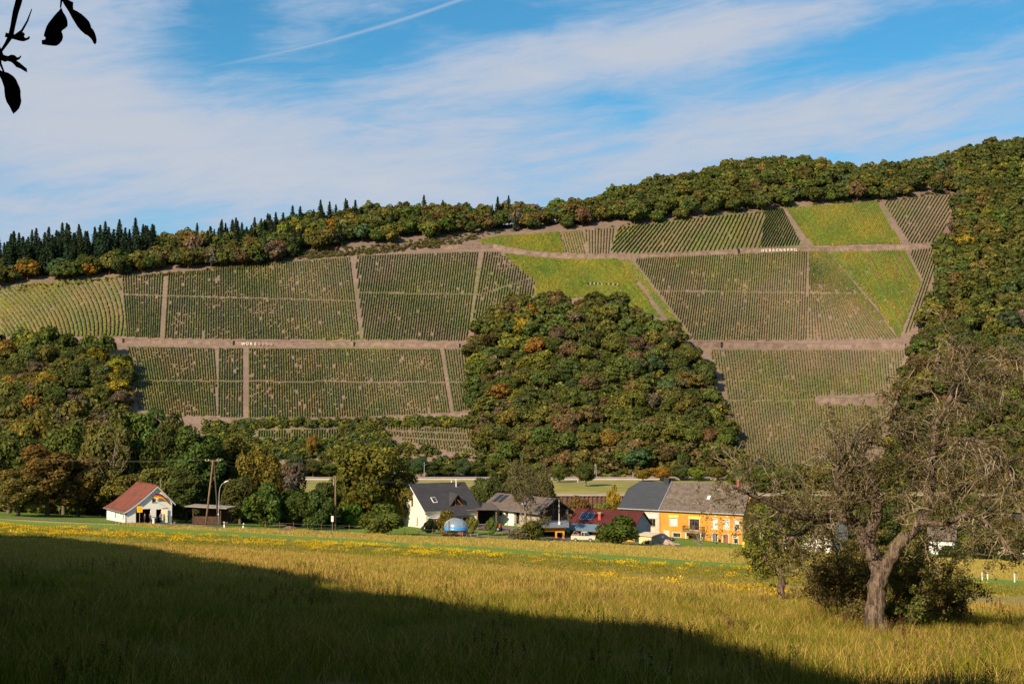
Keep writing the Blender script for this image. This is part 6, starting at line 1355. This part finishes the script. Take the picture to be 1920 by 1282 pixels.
# ---- leafy branch hanging into the top left corner, part of a tree at the viewer's left
YL = 2.4
def B(x, y, dy=0): px, py = x / 5.575, y / 5.575; Y = YL + dy; return Vector(((px - 960) / F * Y, Y, (HZ - py) / F * Y))
ov_ = empty('overhanging_tree', (-3.4, 1.0, float(H(-3.4, 1.0))), 0, 'tree whose dark twigs and hanging leaves reach into the top left corner', 'tree'); o0 = Vector(ov_.location)
cr_ = link('crown', NP[0][0], parent=ov_, color=(.05, .07, .02)); cr_.location = (0, -3.6, 1.5); cr_.scale = (1.5, 1.5, .85)  # crown out of view, added overhead to darken the near slope
LB = mat('dark_twig_bark', (.05, .035, .025), .95, .3, 10)
LM = foliage_mat('thick_dark_leaf', .12)
MB().tube([(0,0,-.3),(.05,0,1.5),(.1,.1,3.2),(.3,.2,5.0)], [.16,.13,.10,.06], 10).build('trunk', BARK, ov_, smooth=True)
MB().tube([(.08,.06,2.6), tuple(Vector((-1.6,2.0,1.15)) - o0), tuple(B(240,-330,.02) - o0), tuple(B(140,0) - o0)], [.06,.02,.008,.0055], 8).build('branch', LB, ov_, smooth=True)
MB().tube([tuple(q - o0) for q in (B(140,0), B(112,100), B(85,250), B(65,350), B(20,430), B(-40,520))], [.0055,.005,.0042,.0045,.003,.002], 7).tube([tuple(q - o0) for q in (B(285,62), B(240,190), B(185,290), B(110,352), B(65,370))], [.0008,.0016,.002,.003,.003], 6)\
  .tube([tuple(q - o0) for q in (B(240,-330,.02), B(420,-120,.02), B(600,-60,.01), B(588,45))], [.007,.004,.0025,.0012], 6).tube([tuple(q - o0) for q in (B(600,-60,.01), B(660,-10), B(700,60))], [.0025,.002,.0015], 6).tube([tuple(q - o0) for q in (B(-160,300), B(-60,480), B(0,600), B(60,600), B(140,640))], [.006,.004,.003,.0025,.0015], 6).tube([tuple(q-o0) for q in (B(-60,480), B(-40,640), B(5,745))], [.003,.0025,.0015], 6).build('twig', LB, ov_, smooth=True)
def leaf(pts, nm='leaf', cup=.006):
    bm = bmesh.new(); pv = [B(x, y) - o0 for x, y in pts]; c = sum(pv, Vector()) / len(pv); vs = [bm.verts.new(v) for v in pv]
    es = [bm.edges.new((vs[i], vs[(i+1) % len(vs)])) for i in range(len(vs))]; bmesh.ops.triangle_fill(bm, use_beauty=True, edges=es)
    bmesh.ops.subdivide_edges(bm, edges=list(bm.edges), cuts=1); bmesh.ops.triangulate(bm, faces=bm.faces)
    for v in bm.verts: d = v.co - c; v.co.y += cup * math.sin(d.z * 60) + d.x * .5 - abs(d.x) * .6
    r_ = bmesh.ops.extrude_face_region(bm, geom=list(bm.faces)); [setattr(v.co, 'y', v.co.y + .0007) for v in r_['geom'] if isinstance(v, bmesh.types.BMVert)]
    bmesh.ops.recalc_face_normals(bm, faces=bm.faces); me = bpy.data.meshes.new(nm); bm.to_mesh(me); bm.free()
    a = me.attributes.new('tint', 'FLOAT_COLOR', 'FACE'); a.data.foreach_set('color', np.tile([.035, .055, .02, 1], len(me.polygons)).astype(np.float32)); me.materials.append(LM); me.polygons.foreach_set('use_smooth', [True]*len(me.polygons)); return link(nm, me, None, ov_)
leaf([(588,38),(570,60),(545,90),(520,135),(500,180),(482,225),(470,270),(463,330),(458,380),(475,400),(470,418),(445,432),(447,475),(480,474),(520,470),(560,462),(590,445),(620,410),(628,370),(620,335),(605,305),(615,285),(640,268),(662,240),(658,200),(648,160),(630,122),(605,85)])
leaf([(640,-20),(700,-5),(745,12),(742,50),(745,85),(775,95),(815,118),(860,160),(890,195),(912,240),(918,262),(945,290),(965,325),(980,365),(987,400),(984,435),(965,450),(950,430),(935,400),(910,372),(885,352),(860,340),(820,305),(790,268),(765,225),(738,178),(710,120),(675,60)])
leaf([(-30,715),(0,735),(50,742),(85,765),(115,800),(140,850),(165,895),(180,940),(185,985),(200,1040),(198,1075),(180,1125),(150,1155),(115,1180),(98,1150),(80,1105),(58,1065),(42,1010),(33,960),(25,905),(0,830),(-30,760)])
leaf([(60,345),(110,352),(145,335),(180,300),(205,315),(215,332),(205,352),(222,372),(245,368),(262,348),(272,368),(262,388),(210,408),(150,404),(100,398),(55,395)], cup=.003)
leaf([(-30,555),(20,570),(60,575),(85,552),(110,552),(135,575),(158,568),(172,552),(178,568),(160,595),(130,610),(165,632),(205,665),(248,700),(256,742),(225,728),(180,700),(130,680),(110,655),(90,635),(60,630),(40,645),(0,632),(-30,620)], cup=.003)

# ------------------------------------------------------------------ grass
GRM = foliage_mat('grass_blades', .28, .6)
def tuft(seed, nb, rad, h, w, green, straw, ps, heads=.0, lean=.5):
    rg = np.random.default_rng(seed); a = rg.uniform(0, 6.283, nb); rr_ = rad * np.sqrt(rg.random(nb)); b = np.stack([rr_*np.cos(a), rr_*np.sin(a), np.full(nb, -.05)], 1)
    hh = h * rg.uniform(.45, 1.15, nb); ld = rg.uniform(0, 6.283, nb); lm_ = hh * lean * rg.uniform(.1, 1, nb); L = np.stack([np.cos(ld)*lm_, np.sin(ld)*lm_, 0*ld], 1)
    wd = rg.uniform(0, 6.283, nb); Wv = np.stack([np.cos(wd), np.sin(wd), 0*wd], 1) * (w * rg.uniform(.6, 1.3, nb))[:, None]
    V = []; 
    for t, q in ((0, 1), (.45, .85), (.8, .5), (1, .08)):
        c = b + L * t ** 2 + np.stack([0*hh, 0*hh, hh * (t - .12 * t * t * lean)], 1); V += [c - Wv * q, c + Wv * q]
    V = np.stack(V, 1).reshape(-1, 3); f = np.array([[0, 1, 3, 2], [2, 3, 5, 4], [4, 5, 7, 6]]); Q = (np.arange(nb)[:, None, None] * 8 + f[None]).reshape(-1, 4)
    isst = rg.random(nb) < ps; c = np.where(isst[:, None], straw, green) * rg.uniform(.7, 1.3, (nb, 1)); T = np.repeat(c, 3, 0)
    return npmesh('tuft', V, Q, T, [GRM])
def coll(name, meshes):
    c = bpy.data.collections.new(name)
    for i, me in enumerate(meshes): c.objects.link(bpy.data.objects.new(name + '_%d' % i, me))
    return c
def scatter(name, label, P, sc_, c, seed, kind='grass'):
    me = bpy.data.meshes.new(name); me.vertices.add(len(P)); me.vertices.foreach_set('co', np.asarray(P, np.float32).ravel())
    a = me.attributes.new('sc', 'FLOAT', 'POINT'); a.data.foreach_set('value', np.asarray(sc_, np.float32)); me.update()
    o = link(name, me); tag(o, label, kind, kind='stuff')
    g = bpy.data.node_groups.new(name, 'GeometryNodeTree'); g.interface.new_socket('Geometry', in_out='INPUT', socket_type='NodeSocketGeometry'); g.interface.new_socket('Geometry', in_out='OUTPUT', socket_type='NodeSocketGeometry')
    N = g.nodes; Lk = g.links; i_ = N.new('NodeGroupInput'); o_ = N.new('NodeGroupOutput'); ip = N.new('GeometryNodeInstanceOnPoints'); ci = N.new('GeometryNodeCollectionInfo')
    ci.inputs['Collection'].default_value = c; ci.inputs['Separate Children'].default_value = True; ci.inputs['Reset Children'].default_value = True
    rv = N.new('FunctionNodeRandomValue'); rv.data_type = 'FLOAT_VECTOR'; rv.inputs[0].default_value = (-.08, -.08, 0); rv.inputs[1].default_value = (.08, .08, 6.283); rv.inputs['Seed'].default_value = seed
    na = N.new('GeometryNodeInputNamedAttribute'); na.data_type = 'FLOAT'; na.inputs[0].default_value = 'sc'
    ip.inputs['Pick Instance'].default_value = True; ri = N.new('FunctionNodeRandomValue'); ri.data_type = 'INT'; ri.inputs[4].default_value = 0; ri.inputs[5].default_value = len(c.objects) - 1; ri.inputs['Seed'].default_value = seed + 1
    Lk.new(i_.outputs[0], ip.inputs['Points']); Lk.new(ci.outputs[0], ip.inputs['Instance']); Lk.new(rv.outputs[0], ip.inputs['Rotation']); Lk.new(na.outputs[0], ip.inputs['Scale']); Lk.new(ri.outputs[2], ip.inputs['Instance Index']); Lk.new(ip.outputs[0], o_.inputs[0])
    m_ = o.modifiers.new('scatter', 'NODES'); m_.node_group = g; return o
def pts(Ya, Yb, n, seed, wid=.385, keep=None):
    rg = np.random.default_rng(seed); Y = np.sqrt(rg.uniform(Ya**2, Yb**2, n)); x = rg.uniform(-1, 1, n) * (wid * Y + 1); z = H(x, Y); P = np.stack([x, Y, z], 1)
    if keep is not None: P = P[keep(x, Y, rg)]
    return P, rg
gr, sw = (.215, .205, .018), (.50, .33, .10)
near = coll('near_tufts', [tuft(300+i, 62, .55, .40, .005, np.array([gr, gr, (.19,.14,.03), (.13,.17,.02)][i]), np.array(sw), [.15, .4, .65, .06][i], lean=.85) for i in range(4)])
mid = coll('mid_tufts', [tuft(310+i, 60, .8, .34, .012, np.array(gr), np.array(sw), [.3, .6, .85][i]) for i in range(3)])
low = coll('low_tufts', [tuft(330+i, 60, .9, .16, .02, np.array((.18, .185, .02)), np.array(sw)*.8, .25) for i in range(2)])
gold = coll('golden_tufts', [tuft(320+i, 45, .9, .42, .026, np.array((.33, .28, .05)), np.array((.52, .38, .13)), .5) for i in range(2)])
def notrack(x, Y):
    ty = np.interp(x, [q[0] for q in TRK], [q[1] for q in TRK]); return (np.abs(Y - ty) > 1.1) | (x < TRK[0][0])
P, rg = pts(17, 63, 7200, 1, keep=lambda x, Y, r: notrack(x, Y)); scatter('tall_grass', 'tall uncut grass with straw coloured stalks on the near slope', P, rg.uniform(.7, 1.35, len(P)) * (1 + .35*np.sin(P[:, 0]*.7)*np.sin(P[:, 1]*.4+1)), near, 3)
b3 = lambda x, Y: bandval(x, Y)
P, rg = pts(60, 150, 15000, 2, keep=lambda x, Y, r: b3(x, Y) < .02 + r.normal(0, .05, len(x))); scatter('meadow_grass', 'drying meadow grass in the middle distance', P, rg.uniform(.7, 1.25, len(P)), mid, 5)
P, rg = pts(100, 215, 12000, 6, keep=lambda x, Y, r: (b3(x, Y) > .0) & (b3(x, Y) < 1.97)); scatter('mown_grass', 'short mown meadow grass in front of the flower strip', P, rg.uniform(.6, 1.5, len(P)), low, 7)
P, rg = pts(150, 245, 9000, 4, keep=lambda x, Y, r: (b3(x, Y) > 3.03) & (b3(x, Y) < 3.93) & (x > -60)); scatter('golden_grass', 'tall golden grass margin along the road and gardens', P, rg.uniform(.6, 1.2, len(P)), gold, 9)
sd_ = []
for i in range(4):                                                  # dry seed heads and dock stalks among the grass
    rg = np.random.default_rng(500+i); n = 7; polys = []; Q = []
    for k in range(n):
        b = np.array([rg.normal(0, .22), rg.normal(0, .22), -.05]); h_ = rg.uniform(.45, .85); t = b + [rg.normal(0, .08), rg.normal(0, .08), h_]; polys.append((np.array([b, (b+t)/2 + [.01, 0, 0], t]), [.006, .005, .003]))
        Q.append(t - np.stack([np.zeros(26), np.zeros(26), rg.uniform(0, .22, 26)], 1) + rg.normal(0, .022 + .02*(i % 2), (26, 3)))
    tv, tq = tubes(polys, 3); Q = np.concatenate(Q); V = leaf_quads(Q, unit(rg.normal(size=Q.shape)), .015, rg, .8); c = [(.13, .06, .03), (.30, .20, .09), (.08, .045, .025), (.24, .14, .06)][i]
    sd_.append(npmesh('seed_stalk', np.concatenate([tv, V]), np.concatenate([tq, np.arange(len(V)).reshape(-1, 4) + len(tv)]), np.tile(c, (len(tq) + len(V)//4, 1)), [GRM]))
sdc = coll('seed_heads', sd_)
P, rg = pts(17, 75, 950, 21, keep=lambda x, Y, r: notrack(x, Y) & (r.random(len(x)) < .35 + .65*np.clip(np.sin(x*.8+2)*np.sin(Y*.33), 0, 1))); scatter('seed_stalks', 'brown seed heads and dock stalks scattered through the tall grass', P, rg.uniform(.5, 1.0, len(P)), sdc, 13)
fl = []
for i in range(3):
    rg = np.random.default_rng(400+i); n = 40; Q = np.stack([rg.normal(0, .30, n), rg.normal(0, .30, n), .28 + rg.uniform(-.08, .12, n)], 1)
    V = leaf_quads(Q, unit(rg.normal(size=(n, 3))*.6 + [-.3, -.6, .6]), .045, rg, 1); fl.append(npmesh('flower', V, np.arange(len(V)).reshape(-1, 4), np.tile([.66, .42, .015], (n, 1)) * rg.uniform(.8, 1.15, (n, 1)), [GRM]))
flc = coll('flower_heads', fl)
def flkeep(x, Y, r):
    b = b3(x, Y); n = np.sin(x*.35+Y*.1)*np.sin(Y*.45-x*.08) + .6*np.sin(x*.9+1)*np.sin(Y*1.1)
    d = np.where((b > 1.05) & (b < 1.93), .36, np.where((b > .45) & (b <= 1.05), .12, 0)) * np.clip(.45 + n * .8, .04, 1) * np.clip(1.15 - x / 45, .05, 1)
    d = np.maximum(d, np.where((b > -.35) & (b < .02) & (x > 4) & (x < 24), .35 * np.clip(.3 + n, 0, 1), 0)); d = np.maximum(d, np.where((b > -.6) & (b < -.2) & (x > 12), .25, 0)); return r.random(len(x)) < d
P, rg = pts(70, 215, 14000, 8, keep=flkeep); scatter('yellow_flowers', 'bright yellow wild flowers in bands across the meadow', P, rg.uniform(.7, 1.3, len(P)), flc, 11, 'flowers')

# ------------------------------------------------------------------ labels: give look-alikes their order from left to right
bpy.context.view_layer.update(); seen = {}
for o in scene.objects:
    if o.parent is None and o.get('category') and o.get('label'): seen.setdefault(o['label'], []).append(o)
for lab, os_ in seen.items():
    if len(os_) < 2 or 'lettering boards' in os_[0].get('group', ''): continue
    os_.sort(key=lambda o: o.location.x / max(1, o.location.y)); n = len(os_)
    wd = ['left one of two', 'right one of two'] if n == 2 else [w + ' from left' for w in ('first', 'second', 'third', 'fourth', 'fifth', 'sixth', 'seventh', 'eighth', 'ninth', 'tenth')[:n]]
    for o, w in zip(os_, wd):
        l2 = lab + ', ' + w
        if len(l2.split()) > 16: l2 = lab + ', ' + w.replace('one of two', 'one').replace(' from left', '')
        o['label'] = l2
